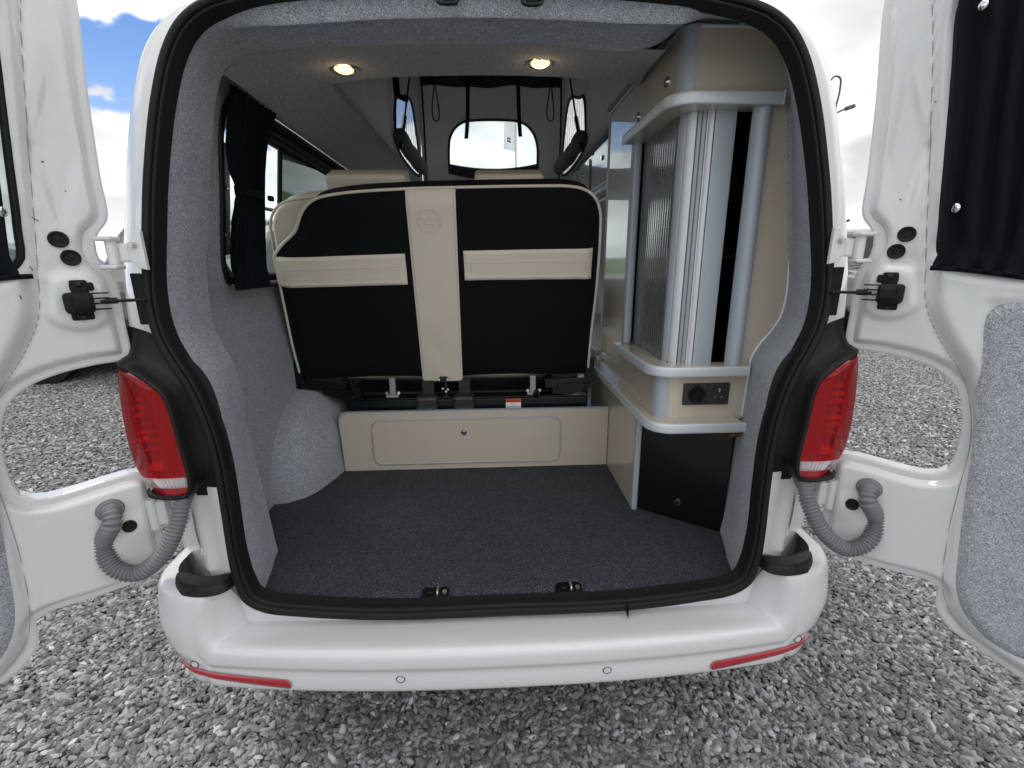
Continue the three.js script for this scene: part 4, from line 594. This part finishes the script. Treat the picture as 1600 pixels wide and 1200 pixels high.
// ------------------------------------------------------------------ tall corner cabinet with roller shutter
{
  const t = thing('corner_cabinet', 'tall glossy beige corner cabinet with a roller shutter and silver edging', 'cabinet', [0.58, 0.578, -0.6]);
  const T = [-0.58, -0.578, 0.6], tr = (g) => g.translate(...T), at = (p) => [p[0] + T[0], p[1] + T[1], p[2] + T[2]];
  // left face lies in the plane x = 0.455: shape drawn as (-z, y)
  const lf = (pts, d = 0.016) => { const g = extr(pts.map(([z, y]) => [-z, y]), d, 0.0008); g.applyMatrix4(new THREE.Matrix4().set(0, 0, 1, 0.455, 0, 1, 0, 0, -1, 0, 0, 0, 0, 0, 0, 1)); return tr(g); };
  part('side_panel', lf([[-0.29, 0.962], [-0.97, 0.962], [-0.97, 1.948], [-0.29, 1.948], [-0.29, 1.795], [-0.655, 1.795], [-0.655, 1.12], [-0.29, 1.12]]), M.laminate, t);
  part('lower_side_panel', lf([[-0.428, 0.580], [-1.02, 0.580], [-1.02, 0.942], [-0.428, 0.942]]), M.laminate, t);
  part('side_panel_edging', tr(bar([0.455, 0.965, -0.974], [0.455, 1.95, -0.974], 0.006, 8)), M.aluBright, t);
  part('top_edging', [tr(bar([0.453, 1.952, -0.28], [0.453, 1.952, -0.97], 0.006, 8))], M.aluGrey, t);
  const fr = [[0.485, 0.962], [0.709, 0.962], [0.713, 1.08], [0.716, 1.145], [0.736, 1.185], [0.762, 1.218], [0.784, 1.262], [0.791, 1.31], [0.790, 1.36], [0.777, 1.475], [0.760, 1.59], [0.747, 1.683], [0.733, 1.77], [0.722, 1.825], [0.705, 1.884], [0.688, 1.914], [0.655, 1.937], [0.617, 1.946], [0.485, 1.948], [0.485, 1.795], [0.675, 1.795], [0.675, 1.12], [0.485, 1.12]];
  part('front_panel', tr(extr(fr, 0.016, 0.0008).translate(0, 0, -0.278)), M.laminate, t);
  part('front_edging', tr(tube([[0.709, 0.97], [0.713, 1.08], [0.716, 1.145], [0.736, 1.185], [0.762, 1.218], [0.784, 1.262], [0.791, 1.31], [0.790, 1.36], [0.777, 1.475], [0.760, 1.59], [0.747, 1.683], [0.733, 1.77], [0.722, 1.825], [0.705, 1.884], [0.688, 1.914], [0.655, 1.937], [0.617, 1.946], [0.55, 1.9475], [0.49, 1.948]].map(p => [p[0] + 0.001, p[1], -0.262]), 0.0042, 120, 8)), M.aluBright, t);
  // rounded silver corner posts
  const corner = (y0, y1) => tr(surf(14, 2, (u, v) => { const a = u * Math.PI / 2; return [0.4865 - 0.0335 * Math.cos(a), lerp(y0, y1, v), -0.2935 + 0.0335 * Math.sin(a)]; }));
  part('corner_post', corner(0.968, 1.106), M.alu, t); part('corner_post', corner(1.80, 1.952), M.alu, t);
  part('corner_post_cap', tr(cyl(0.033, 0.033, 0.004, 0.4875, 1.9515, -0.2945)), M.alu, t);
  part('shutter_post', tr(box(0.030, 0.672, 0.040, 0.4655, 1.4575, -0.640, 0.012)), M.alu, t);
  part('shutter_post', tr(surf(20, 2, (u, v) => { const a = u * Math.PI; return [0.6640 - 0.0225 * Math.cos(a), lerp(1.125, 1.79, v), -0.268 + 0.030 * Math.sin(a)]; })), M.alu, t);
  // shelves with bullnose edging
  const shelf = (y, zb, xr, zr, nm) => {
    const p = []; p.push([0.425, zb]); const r = 0.062, cx = 0.425 + r, cz = zr - r; for (let i = 0; i <= 12; i++) { const a = Math.PI - i / 12 * Math.PI / 2; p.push([cx + r * Math.cos(a), cz + r * Math.sin(a)]); } p.push([xr, zr]);
    const poly = [...p, [xr, -0.30], [0.49, -0.30], [0.49, zb]];
    const g = extr(poly.map(q => [q[0], -q[1]]), 0.024, 0).rotateX(-Math.PI / 2); g.translate(0, y - 0.012, 0);
    const s = part('shelf', tr(g), M.laminate, t);
    const path = new THREE.CatmullRomCurve3([[0.425, zb], [0.425, (zb + cz) / 2], ...p.slice(1, -1), [(cx + xr) / 2, zr], [xr, zr]].map(q => V(q[0], y, q[1])), false, 'centripetal'), N = 90;
    part('shelf_edging', tr(surf(N, 12, (u, v) => { const P = path.getPoint(u), tg = path.getTangent(u), nx = -tg.z, nz = tg.x, a = v * Math.PI; const o = -0.002 + 0.008 * Math.pow(Math.sin(a), 0.35), h = 0.0145 * Math.sign(Math.cos(a)) * Math.pow(Math.abs(Math.cos(a)), 0.7); return [P.x + nx * o, P.y + h, P.z + nz * o]; })), M.aluBright, s);
    part('edging_cap', tr(box(0.003, 0.030, 0.012, xr + 0.001, y, zr + 0.001, 0.001)), M.aluBright, s);
  };
  shelf(1.789, -0.655, 0.694, -0.232); shelf(1.113, -0.655, 0.694, -0.232); shelf(0.957, -1.10, 0.688, -0.205);
  // roller shutter: narrow smoked slats, then the aluminium grip profiles round the corner
  const L1 = 0.265, Rr = 0.07, LA = Rr * Math.PI / 2;
  const track = (s) => { if (s < L1) return [0.484, -0.622 + s, -1, 0]; s -= L1; if (s < LA) { const a = s / Rr; return [0.484 + Rr - Rr * Math.cos(a), -0.622 + L1 + Rr * Math.sin(a), -Math.cos(a), Math.sin(a)]; } s -= LA; return [0.484 + Rr + s, -0.622 + L1 + Rr, 0, 1]; };
  const slatG = (s0, s1, lift, bow) => tr(surf(10, 2, (u, v) => { const [x, z, nx, nz] = track(lerp(s0, s1, u)), o = lift + bow * Math.sin(u * 3.14) - (u === 0 || u === 1 ? 0.0015 : 0); return [x + nx * o, lerp(1.124, 1.786, v), z + nz * o]; }));
  part('shutter_backing', tr(surf(40, 2, (u, v) => { const [x, z, nx, nz] = track(u * 0.43); return [x - nx * 0.004, lerp(1.122, 1.79, v), z - nz * 0.004]; })), M.aluGrey, t);
  const nS = 14, wS = 0.0188; for (let k = 0; k < nS; k++) part('slat', slatG(k * wS + 0.0007, (k + 1) * wS - 0.0007, 0, 0.0003), M.smoke, t);
  let s0 = nS * wS; for (const [w, m, lift, bow] of [[0.022, M.smoke, 0, 0.001], [0.025, M.alu, 0.002, 0.001], [0.025, M.aluBright, 0.004, 0.001], [0.012, M.aluGrey, 0, 0.001], [0.012, M.aluGrey, 0.001, 0.001], [0.019, M.aluBright, 0.001, -0.003], [0.055, M.alu, 0.004, 0.002]]) { part('grip_profile', slatG(s0 + 0.0005, s0 + w - 0.0005, lift, bow), m, t); s0 += w; }
  // dark inside
  part('cupboard_lining', [tr(box(0.004, 0.70, 0.36, 0.735, 1.455, -0.48, 0)), tr(box(0.26, 0.70, 0.004, 0.61, 1.455, -0.665, 0)), tr(box(0.25, 0.004, 0.35, 0.61, 1.118, -0.48, 0)), tr(box(0.25, 0.004, 0.35, 0.61, 1.793, -0.48, 0))], M.blackMatt, t);
  part('inner_shelf', tr(box(0.2, 0.012, 0.30, 0.62, 1.42, -0.50, 0.002)), M.blackMatt, t);
  // lower black door set at an angle
  const a0 = [0.470, -0.424], a1 = [0.694, -0.262], len = Math.hypot(a1[0] - a0[0], a1[1] - a0[1]), ang = Math.atan2(-(a1[1] - a0[1]), a1[0] - a0[0]);
  const dg = (g) => { g.rotateY(ang); g.translate(a0[0], 0, a0[1]); return tr(g); };
  const bd = part('lower_door', dg(box(len, 0.362, 0.016, len / 2, 0.763, -0.008, 0.002)), M.blackGloss, t);
  part('door_lock', [dg(cyl(0.010, 0.011, 0.006, len * 0.49, 0.648, 0.002, 'z', 20))], M.chrome, bd);
  part('lock_core', [dg(cyl(0.006, 0.006, 0.003, len * 0.49, 0.648, 0.006, 'z', 16))], M.black, bd);
  part('lower_post', tr(box(0.020, 0.362, 0.022, 0.4615, 0.762, -0.424, 0.006)), M.alu, t);
  part('shelf_bracket', tr(box(0.03, 0.02, 0.04, 0.672, 0.934, -0.232, 0.003)), std({ color: lin(0.10, 0.045, 0.025), roughness: 0.6 }), t);
  // push-button locks on the side
  for (const [z, y] of [[-0.36, 1.862], [-0.605, 1.845]]) part('push_lock', [tr(cyl(0.0135, 0.0145, 0.005, 0.4525, y, z, 'x', 24)), tr(cyl(0.007, 0.0075, 0.008, 0.4505, y, z, 'x', 18))], M.chrome, t);
  // double socket plate
  const so = part('socket_plate', tr(box(0.133, 0.064, 0.009, 0.594, 1.0415, -0.2575, 0.003)), std({ color: lin(0.030, 0.031, 0.034), roughness: 0.5 }), t);
  const sb = M.black;
  part('socket_frame', tr(box(0.002, 0.062, 0.002, 0.594, 1.0415, -0.2535, 0)), sb, so);
  part('charger_socket', [tr(cyl(0.0225, 0.0235, 0.010, 0.5645, 1.041, -0.2515, 'z', 30)), tr(cyl(0.0175, 0.019, 0.016, 0.5645, 1.040, -0.2475, 'z', 30)), tr(box(0.014, 0.008, 0.010, 0.5645, 1.065, -0.250, 0.003))], sb, so);
  part('mains_socket', tr(cyl(0.0235, 0.0235, 0.003, 0.6275, 1.042, -0.2530, 'z', 32)), std({ color: lin(0.022, 0.023, 0.025), roughness: 0.55 }), so);
  part('socket_pin', [tr(cyl(0.0025, 0.0025, 0.003, 0.6185, 1.034, -0.2515, 'z', 10)), tr(cyl(0.0025, 0.0025, 0.003, 0.6375, 1.034, -0.2515, 'z', 10))], M.chrome, so);
  part('earth_contact', tr(tube([[0.6255, 1.056, -0.2512], [0.6305, 1.0575, -0.251], [0.631, 1.051, -0.251], [0.628, 1.049, -0.251]], 0.0012, 20, 6)), M.chrome, so);
}
{ // kitchen run and overhead lockers further forward
  const t = thing('kitchen_unit', 'low glossy beige kitchen unit beyond the bench seat on the right', 'kitchen unit', [0.62, 0.578, -1.85]);
  part('carcass', box(0.30, 0.42, 1.55, 0, 0.21, 0.05, 0.004), M.laminate, t); part('worktop', box(0.35, 0.03, 1.58, -0.01, 0.437, 0.05, 0.008), M.aluGrey, t);
  for (const z of [-0.4, 0.1, 0.6]) { const d = part('cupboard_door', box(0.012, 0.36, 0.46, -0.158, 0.21, z, 0.004), M.laminate, t); part('door_lock', cyl(0.011, 0.012, 0.008, -0.167, 0.34, z, 'x', 18), M.chrome, d); }
  const o = thing('overhead_locker', 'glossy overhead locker with two flap doors beyond the corner cabinet', 'locker', [0.60, 1.66, -1.62]);
  part('carcass', box(0.22, 0.25, 1.24, 0.02, 0.145, 0, 0.004), M.laminate, o);
  for (const z of [0.36, -0.10, -0.45]) { const d = part('flap_door', box(0.012, 0.165, z > 0.3 ? 0.46 : 0.32, -0.100, 0.165, z, 0.004), M.laminate, o); part('flap_lock', cyl(0.010, 0.011, 0.008, -0.109, 0.195, z, 'x', 16), M.chrome, d); }
  part('locker_rail', bar([-0.105, 0.055, 0.62], [-0.105, 0.055, -0.62], 0.022, 16), M.aluGrey, o);
  for (const z of [0.6, 0.125, -0.275]) part('door_gap_strip', box(0.008, 0.20, 0.02, -0.1, 0.16, z, 0.002), M.black, o);
}
// ------------------------------------------------------------------ curtains
const pleat = (k) => (x) => Math.sin(x * k + 0.6 * Math.sin(x * k * 0.37 + 1) + 0.8 * Math.sin(x * k * 0.13));
{
  const ctr = [[1.852, -0.372, -0.625], [1.80, -0.368, -0.575], [1.72, -0.370, -0.560], [1.66, -0.382, -0.554], [1.62, -0.408, -0.551], [1.60, -0.412, -0.551], [1.575, -0.402, -0.553], [1.52, -0.384, -0.562], [1.44, -0.380, -0.573], [1.36, -0.386, -0.582], [1.340, -0.388, -0.586]];
  const at = (y) => { for (let i = 1; i < ctr.length; i++) if (y >= ctr[i][0]) { const k = sstep(0, 1, (ctr[i - 1][0] - y) / (ctr[i - 1][0] - ctr[i][0])); return [lerp(ctr[i - 1][1], ctr[i][1], k), lerp(ctr[i - 1][2], ctr[i][2], k)]; } return ctr[ctr.length - 1].slice(1); };
  const pl = pleat(58);
  const c = thing('window_curtain', 'navy pleated curtain tied at the waist in front of the side window', 'curtain', [-0.74, 1.335, -0.51]);
  part('cloth', surf(170, 80, (u, v) => { const y = lerp(1.338, 1.856, v), [z0, z1] = at(y), tight = (z0 - z1) / 0.22, amp = 0.010 * (1.35 - 0.5 * tight); return [-(wallX(Math.max(1.4, y)) - 0.028) + amp * pl(u * 1.0 + 0.02 * Math.sin(v * 7)) + 0.74, y - 1.335, lerp(z0, z1, u) + 0.51 + 0.004 * Math.cos(u * 60)]; }), M.curtain, c);
  part('tie_band', surf(40, 6, (u, v) => { const a = u * 6.2832; return [-(wallX(1.605) - 0.028) + 0.020 * Math.cos(a) + 0.74, 0.262 + 0.022 * v, -0.482 + 0.076 * Math.sin(a) + 0.51]; }, true), M.curtain, c);
  part('tie_toggle', box(0.014, 0.016, 0.022, -(wallX(1.605) - 0.05) + 0.74, 0.270, -0.056, 0.004), M.black, c);
}
for (const s of [-1, 1]) {
  const c = thing('door_curtain', `${s < 0 ? 'sliver of black curtain over the left' : 'black pleated curtain over the right'} rear door window`, 'curtain', DW(s, 0.36, 1.39, 0.012));
  const b = c.position, pl = pleat(112), ed = (y) => lerp(0.115, 0.065, (y - 1.42) / 0.45) + (s < 0 ? 0.014 : 0);
  part('cloth', surf(420, 60, (u, v) => { const y0 = lerp(1.925, 1.398 - 0.030 * sstep(0.0, 0.45, u) + 0.02 * sstep(0.75, 1, u), v), g = sstep(0.90, 0.97, v) * (1 - sstep(0.97, 1, v)); const x = lerp(ed(y0) - 0.010 * sstep(0.93, 1, v), 0.675, u); const p = DW(s, x, y0, 0.022 + 0.0085 * pl(u * 0.9 + 0.004 * Math.sin(v * 8 + u * 30)) * (1 - 0.55 * g) + 0.004 * sstep(0.85, 1, v) + 0.003 * noise.noise(u * 60, v * 40, 2) * sstep(0.88, 0.95, v)); return [p[0] - b.x, p[1] - b.y, p[2] - b.z]; }), M.curtain, c);
  const hem = []; for (let i = 0; i <= 60; i++) { const u = i / 60, p = DW(s, lerp(0.105, 0.67, u), 1.396 - 0.030 * sstep(0.0, 0.45, u) + 0.02 * sstep(0.75, 1, u), 0.022); hem.push([p[0] - b.x, p[1] - b.y, p[2] - b.z]); }
  part('hem_cord', tube(hem, 0.0045, 120, 8), M.curtain, c);
  for (const [x, y] of [[0.098, 1.835], [0.122, 1.505]]) { const p = DW(s, x, y, 0.030); const g = new THREE.SphereGeometry(0.0085, 18, 10); g.scale(1, 1.05, 0.4); g.rotateY(s * -1.3); g.translate(p[0] - b.x, p[1] - b.y, p[2] - b.z); part('press_stud', g, M.chrome, c); }
}
// ------------------------------------------------------------------ pop-top tent
{
  const t = thing('pop_top_roof', 'raised pop-top roof tent in dark grey canvas with clear windows', 'pop-top roof', [0, 1.96, -1.7]);
  const off = (g) => g.translate(0, -1.96, 1.7);
  const topY = (z) => 2.10 + (-z - 0.55) * 0.315;
  const wr = (a, b, k) => 0.014 * fbm(a * 2.2, b * 1.1, k, 3) + 0.005 * Math.sin(a * 17 + 3 * b + k);
  for (const s of [-1, 1]) {
    const wall = [[-0.62, 1.96], [-0.62, topY(-0.62)], [-2.72, topY(-2.72)], [-2.72, 1.96]];
    const hole = smooth2([[-1.72, 2.02], [-1.76, 2.20], [-1.82, 2.265], [-1.95, 2.30], [-2.25, 2.385], [-2.38, 2.37], [-2.47, 2.28], [-2.57, 2.12], [-2.585, 2.03], [-2.54, 1.99], [-1.80, 1.985]], 80, true).map(p => [p[0], p[1]]);
    part('side_canvas', off(sheet(wall, [hole], 0.03, (z, y) => [s * (0.505 + wr(z, y, s) * sstep(1.96, 2.1, y)), y, z])), M.tent, t);
    const w = part('side_window', off(sheet(hole, [], 0.015, (z, y) => [s * (0.512 + 0.006 * Math.sin(z * 75 + 2 * Math.sin(y * 4))), y, z])), M.mesh, t);
    part('window_binding', off(surf(80, 6, (u, v, i) => { const p = hole[i % 80], r = v * 6.2832; return [s * (0.503 + 0.008 * Math.cos(r)), p[1] + 0.010 * Math.sin(r), p[0]]; }, true)), M.tentTrim, w);
    part('rolled_flap', off(surf(40, 14, (u, v) => { const a = v * 6.2832, k = (0.040 + 0.008 * noise.noise(u * 6, v * 2, s)) * Math.pow(Math.max(0, Math.min(1, u * 12, (1 - u) * 12)), 0.5); return [s * (0.475 + k * Math.cos(a)), 2.035 - 0.012 * Math.sin(u * 3.1) + k * 1.15 * Math.sin(a), lerp(-1.62, -2.60, u)]; })), M.tentFlap, t);
    // gas strut
    part('gas_strut', [off(bar([s * 0.47, 1.985, -1.66], [s * 0.462, 2.16, -1.80], 0.0115)), off(bar([s * 0.462, 2.15, -1.79], [s * 0.452, 2.48, -2.05], 0.0055))], M.blackGloss, t);
  }
  const front = roundRect(-0.50, 1.90, 0.525, topY(-2.72), 0.01), win = smooth2([[-0.302, 2.05], [-0.303, 2.20], [-0.29, 2.27], [-0.25, 2.33], [-0.19, 2.367], [-0.12, 2.376], [0.12, 2.378], [0.20, 2.37], [0.26, 2.345], [0.31, 2.29], [0.337, 2.21], [0.340, 2.10], [0.337, 2.055], [0.28, 2.03], [0.1, 2.015], [-0.1, 2.0], [-0.2, 2.01], [-0.29, 2.035]], 100, true).map(p => [p[0], p[1]]);
  part('front_canvas', off(sheet(front, [win], 0.02, (x, y) => [x, y, -2.71 + wr(x * 1.6, y * 0.4, 7) * 1.6])), M.tent, t);
  const fw = part('front_window', off(sheet(win, [], 0.03, (x, y) => [x, y, -2.712 + 0.004 * fbm(x * 6, y * 2, 2, 3)])), M.vinyl, t);
  part('window_binding', off(surf(100, 6, (u, v, i) => { const p = win[i % 100], a = win[(i + 99) % 100], b = win[(i + 1) % 100], tx = b[0] - a[0], ty = b[1] - a[1], l = Math.hypot(tx, ty), r = v * 6.2832; return [p[0] - ty / l * 0.009 * Math.cos(r), p[1] + tx / l * 0.009 * Math.cos(r), -2.700 + 0.008 * Math.sin(r)]; }, true)), M.tentTrim, fw);
  part('window_fold', off(surf(50, 10, (u, v) => { const a = v * 6.28; return [lerp(-0.31, 0.34, u), 2.02 + 0.035 * Math.abs(2 * u - 1) ** 2 + 0.035 * Math.sin(a), -2.675 + 0.025 * Math.cos(a)]; })), M.tentDark, t);
  part('header_flap', off(surf(40, 10, (u, v) => [lerp(-0.48, 0.505, u), lerp(2.575 + 0.006 * Math.sin(u * 12), 2.74, v), -2.66 + 0.016 * Math.sin(u * 22 + v * 4) * (1 - v)])), M.tentDark, t);
  for (const x of [-0.475, 0.5]) part('corner_seam', off(tube([[x, 1.97, -2.685], [x + 0.004, 2.3, -2.68], [x, 2.68, -2.685]], 0.007, 24, 6)), M.tentTrim, t);
  // fibreglass roof shell above, hinged at the rear
  const shell = surf(24, 30, (u, v) => { const x = lerp(-0.62, 0.62, u), z = lerp(-0.46, -2.95, v), e = Math.min(1, Math.min(u, 1 - u) * 10) * Math.min(1, Math.min(v, 1 - v) * 14); return [x, topY(z) + 0.02 + 0.07 * Math.pow(e, 0.5), z]; });
  part('roof_shell', off(shell), M.paint, t);
  part('roof_inner_panel', off(surf(6, 6, (u, v) => { const z = lerp(-0.50, -2.92, v); return [lerp(-0.60, 0.60, u), topY(z) + 0.008, z]; })), M.tent, t);
  part('rear_gusset', off(surf(10, 4, (u, v) => [lerp(-0.515, 0.515, u), lerp(1.965, topY(-0.62) + 0.01, v), -0.625])), M.tent, t);
}
for (const [x, y0, z, bend, lab] of [[-0.113, 2.005, -1.6, -0.015, 'left'], [0.135, 2.015, -1.6, 0.01, 'right']]) {
  const g = surf(4, 30, (u, v) => [(u - 0.5) * 0.020 + bend * Math.pow(v, 4), -v * 0.42, 0.012 * Math.sin(v * 2) + 0.002 * u]); const s = solo('roof_strap', g, M.black, `${lab} of two flat black straps hanging in front of the tent window`, 'strap', 'straps hanging from the raised roof'); s.position.set(x, y0 + 0.42, z);
}
for (const [x, y, lab] of [[-0.275, 2.086, 'left'], [0.298, 2.088, 'right']]) { const s = solo('looped_pull', join([tube([[0, 0.33, 0], [-0.004, 0.16, 0], [-0.018, 0.05, 0], [-0.012, 0.006, 0], [0, 0, 0], [0.014, 0.012, 0], [0.016, 0.05, 0], [0.004, 0.16, 0], [0.002, 0.33, 0]], 0.0035, 60, 6)]), M.black, `thin looped cord hanging ${lab} of the tent window`, 'cord', 'looped cords in the roof tent'); s.position.set(x, y, -1.6); }
{ const s = solo('roof_buckle_strap', join([box(0.034, 0.30, 0.008, 0, 0.15, 0, 0.003, [0, 0, 0.04]), box(0.075, 0.022, 0.02, 0.026, -0.004, 0, 0.006, [0, 0, -0.4])]), M.black, 'short black webbing strap with buckle beside the left tent side window', 'strap'); s.position.set(-0.487, 2.23, -1.72); }
// ------------------------------------------------------------------ ceiling downlights
for (const [x, y, z, lab] of [[-0.405, 1.9225, -0.468, 'left'], [0.127, 1.9255, -0.424, 'right']]) {
  const t = thing('ceiling_downlight', `${lab} warm glowing round downlight in the grey headlining`, 'downlight', [x, y, z], 'downlights in the headlining');
  const tilt = [-0.13, 0, 0];
  const rg = new THREE.TorusGeometry(0.0315, 0.0068, 12, 40); rg.rotateX(Math.PI / 2); rg.scale(1, 0.55, 1); rg.rotateX(-0.12); part('chrome_ring', rg, M.chrome, t);
  part('lens_disc', cyl(0.0285, 0.0285, 0.004, 0, 0.0005, 0).rotateX(-0.12), M.lampGlow, t);
  for (let k = 0; k < 12; k++) { const r = k < 3 ? 0.008 : 0.019, a = k < 3 ? k * 2.094 : (k - 3) * 0.698; const g = new THREE.SphereGeometry(0.0034, 8, 6); g.scale(1, 0.5, 1); g.translate(r * Math.cos(a), -0.0016, r * Math.sin(a)); g.rotateX(-0.12); part('led', g, M.ledGlow, t); }
  const pl = new THREE.PointLight(lin(1, 0.68, 0.34), 0.0035); pl.position.set(0, -0.02, 0); pl.castShadow = true; pl.shadow.radius = 1; t.add(pl);
}
// ------------------------------------------------------------------ things outside
function car(name, label, pos, turn, mat, group, rack) {
  const t = thing(name, label, 'car', pos, group); t.rotation.y = turn; t.scale.setScalar(rack ? 1.19 : 1);
  const side = smooth2([[-2.1, 0.42], [-2.15, 0.75], [-2.05, 0.98], [-1.15, 1.08], [-0.55, 1.55], [-0.2, 1.62], [1.2, 1.60], [1.75, 1.10], [2.1, 0.98], [2.12, 0.45], [1.75, 0.32], [-1.7, 0.32]], 80, true).map(p => [p[0], p[1]]);
  part('body', extr(side, 1.5, 0.14, [], 6).translate(0, 0, -0.75), mat, t);
  for (const s of [-1, 1]) { for (const w of [[[-1.0, 1.10], [-0.5, 1.50], [-0.02, 1.53], [-0.02, 1.10]], [[0.06, 1.10], [0.06, 1.53], [0.85, 1.53], [0.9, 1.10]], [[0.98, 1.10], [0.93, 1.52], [1.2, 1.50], [1.5, 1.12]]]) part('window', extr(w, 0.006).translate(0, 0, s > 0 ? 0.891 : -0.897), M.blackGloss, t);
    for (const x of [-1.32, 1.32]) { const wh = part('wheel', cyl(0.33, 0.33, 0.22, x, 0.33, s * 0.82, 'z', 28), M.rubber, t); part('rim', cyl(0.21, 0.21, 0.01, x, 0.33, s * 0.932, 'z', 24), M.zinc, wh); }
    part('mirror', box(0.12, 0.14, 0.2, -0.75, 1.12, s * 1.0, 0.04), M.black, t); part('headlamp', box(0.08, 0.14, 0.3, -2.06, 0.82, s * 0.62, 0.03), M.lensClear, t); part('tail_lamp', box(0.06, 0.2, 0.14, 2.06, 0.86, s * 0.74, 0.02), M.redSolid, t);
    if (rack) part('roof_rail', [bar([-0.2, 1.78, s * 0.6], [1.1, 1.76, s * 0.6], 0.02)], M.black, t); }
  part('windscreen', extr([[-1.10, 1.10], [-0.58, 1.53], [-0.57, 1.53], [-1.08, 1.10]], 1.3).translate(-0.06, 0.03, -0.65), M.blackGloss, t);
  return t;
}
car('parked_car', 'dark parked car glimpsed past the right rear door hinge', [8.0, 0, -8.6], 1.2, std({ color: lin(0.02, 0.021, 0.024), roughness: 0.35, clearcoat: 1, clearcoatRoughness: 0.05 }), 'cars parked around the van', true);
car('parked_car', 'dark green parked car seen through the left side window', [-3.75, 0.0, -7.0], -1.571, std({ color: lin(0.018, 0.025, 0.024), roughness: 0.35, clearcoat: 1, clearcoatRoughness: 0.05 }), 'cars parked around the van', true);
car('parked_car', 'grey parked car whose wheel shows through the left rear door cutout', [-6.9, 0, -5.2], 0.25, std({ color: lin(0.07, 0.073, 0.08), roughness: 0.35, clearcoat: 1, clearcoatRoughness: 0.05 }), 'cars parked around the van');
{ // feather flag in front of the van
  const t = thing('feather_flag', 'white feather flag with grey lettering on a pole beyond the tent window', 'flag', [0.62, 0, -11]);
  part('pole', [bar([0, 0, 0], [0, 6.1, 0], 0.020), cyl(0.3, 0.34, 0.06, 0, 0.03, 0)], std({ color: lin(0.6), roughness: 0.4 }), t);
  const ft = canvasTex(128, 512, 0, (g, w, h) => { g.fillStyle = '#f2f2f5'; g.fillRect(0, 0, w, h); g.save(); g.translate(w * 0.62, h - 36); g.rotate(-Math.PI / 2); g.fillStyle = '#4a4b50'; g.font = 'bold 58px sans-serif'; g.fillText('R', 0, 0); g.fillText('AVAN', 120, -8); g.restore(); g.fillStyle = '#d23a3a'; g.fillRect(0, 0, w, 46); });
  const fg = surf(12, 40, (u, v) => { const w = lerp(0.27, 0.18, v); return [-0.02 - w * (1 - u), lerp(3.92 - 0.06 * u, 6.0, v), 0.05 * Math.sin(v * 9 + u * 4) * (1 - u)]; }); { const uv = fg.attributes.uv; for (let i = 0; i <= 12; i++) for (let j = 0; j <= 40; j++) uv.setXY(i * 41 + j, i / 12, j / 40); }
  part('banner', fg, std({ map: ft, roughness: 0.8, transmission: 0.25, thickness: 0 }), t);
}
{ // camera pole on the right
  const t = thing('camera_pole', 'grey pole with hooked top camera and lamp arm beyond the right door', 'pole', [8.8, 0, -12]), m = std({ color: lin(0.10, 0.10, 0.11), roughness: 0.5 });
  part('pole', bar([0.12, 0, 0], [0.10, 5.2, 0], 0.05), m, t); part('hook', tube([[0.10, 5.0, 0], [0.16, 5.5, 0], [0.12, 5.78, 0], [-0.02, 5.82, 0], [-0.13, 5.7, 0], [-0.15, 5.5, 0]], 0.025, 40, 8), m, t);
  part('camera_dome', [cyl(0.05, 0.10, 0.12, -0.15, 5.44, 0), (() => { const g = new THREE.SphereGeometry(0.10, 16, 10); g.translate(-0.15, 5.36, 0); return g; })()], m, t);
  part('arm', [bar([0.08, 4.95, 0], [0.45, 5.12, 0], 0.025), box(0.24, 0.10, 0.12, 0.50, 5.12, 0, 0.03, [0, 0, 0.3])], m, t);
}
{ // low post-and-rail barrier along the road
  for (let k = 0; k < 4; k++) { const x = -20.5 + k * 2.2; const t = thing('road_barrier', 'section of low dark roadside barrier far beyond the gravel', 'barrier', [x, 0, -22], 'barrier sections along the road'); part('rail', box(2.1, 0.12, 0.05, 0, 0.62, 0, 0.01), M.blackMatt, t); part('post', box(0.10, 0.68, 0.08, -1.0, 0.34, -0.06, 0.01), M.blackMatt, t); }
}
renderer.render(scene, camera);
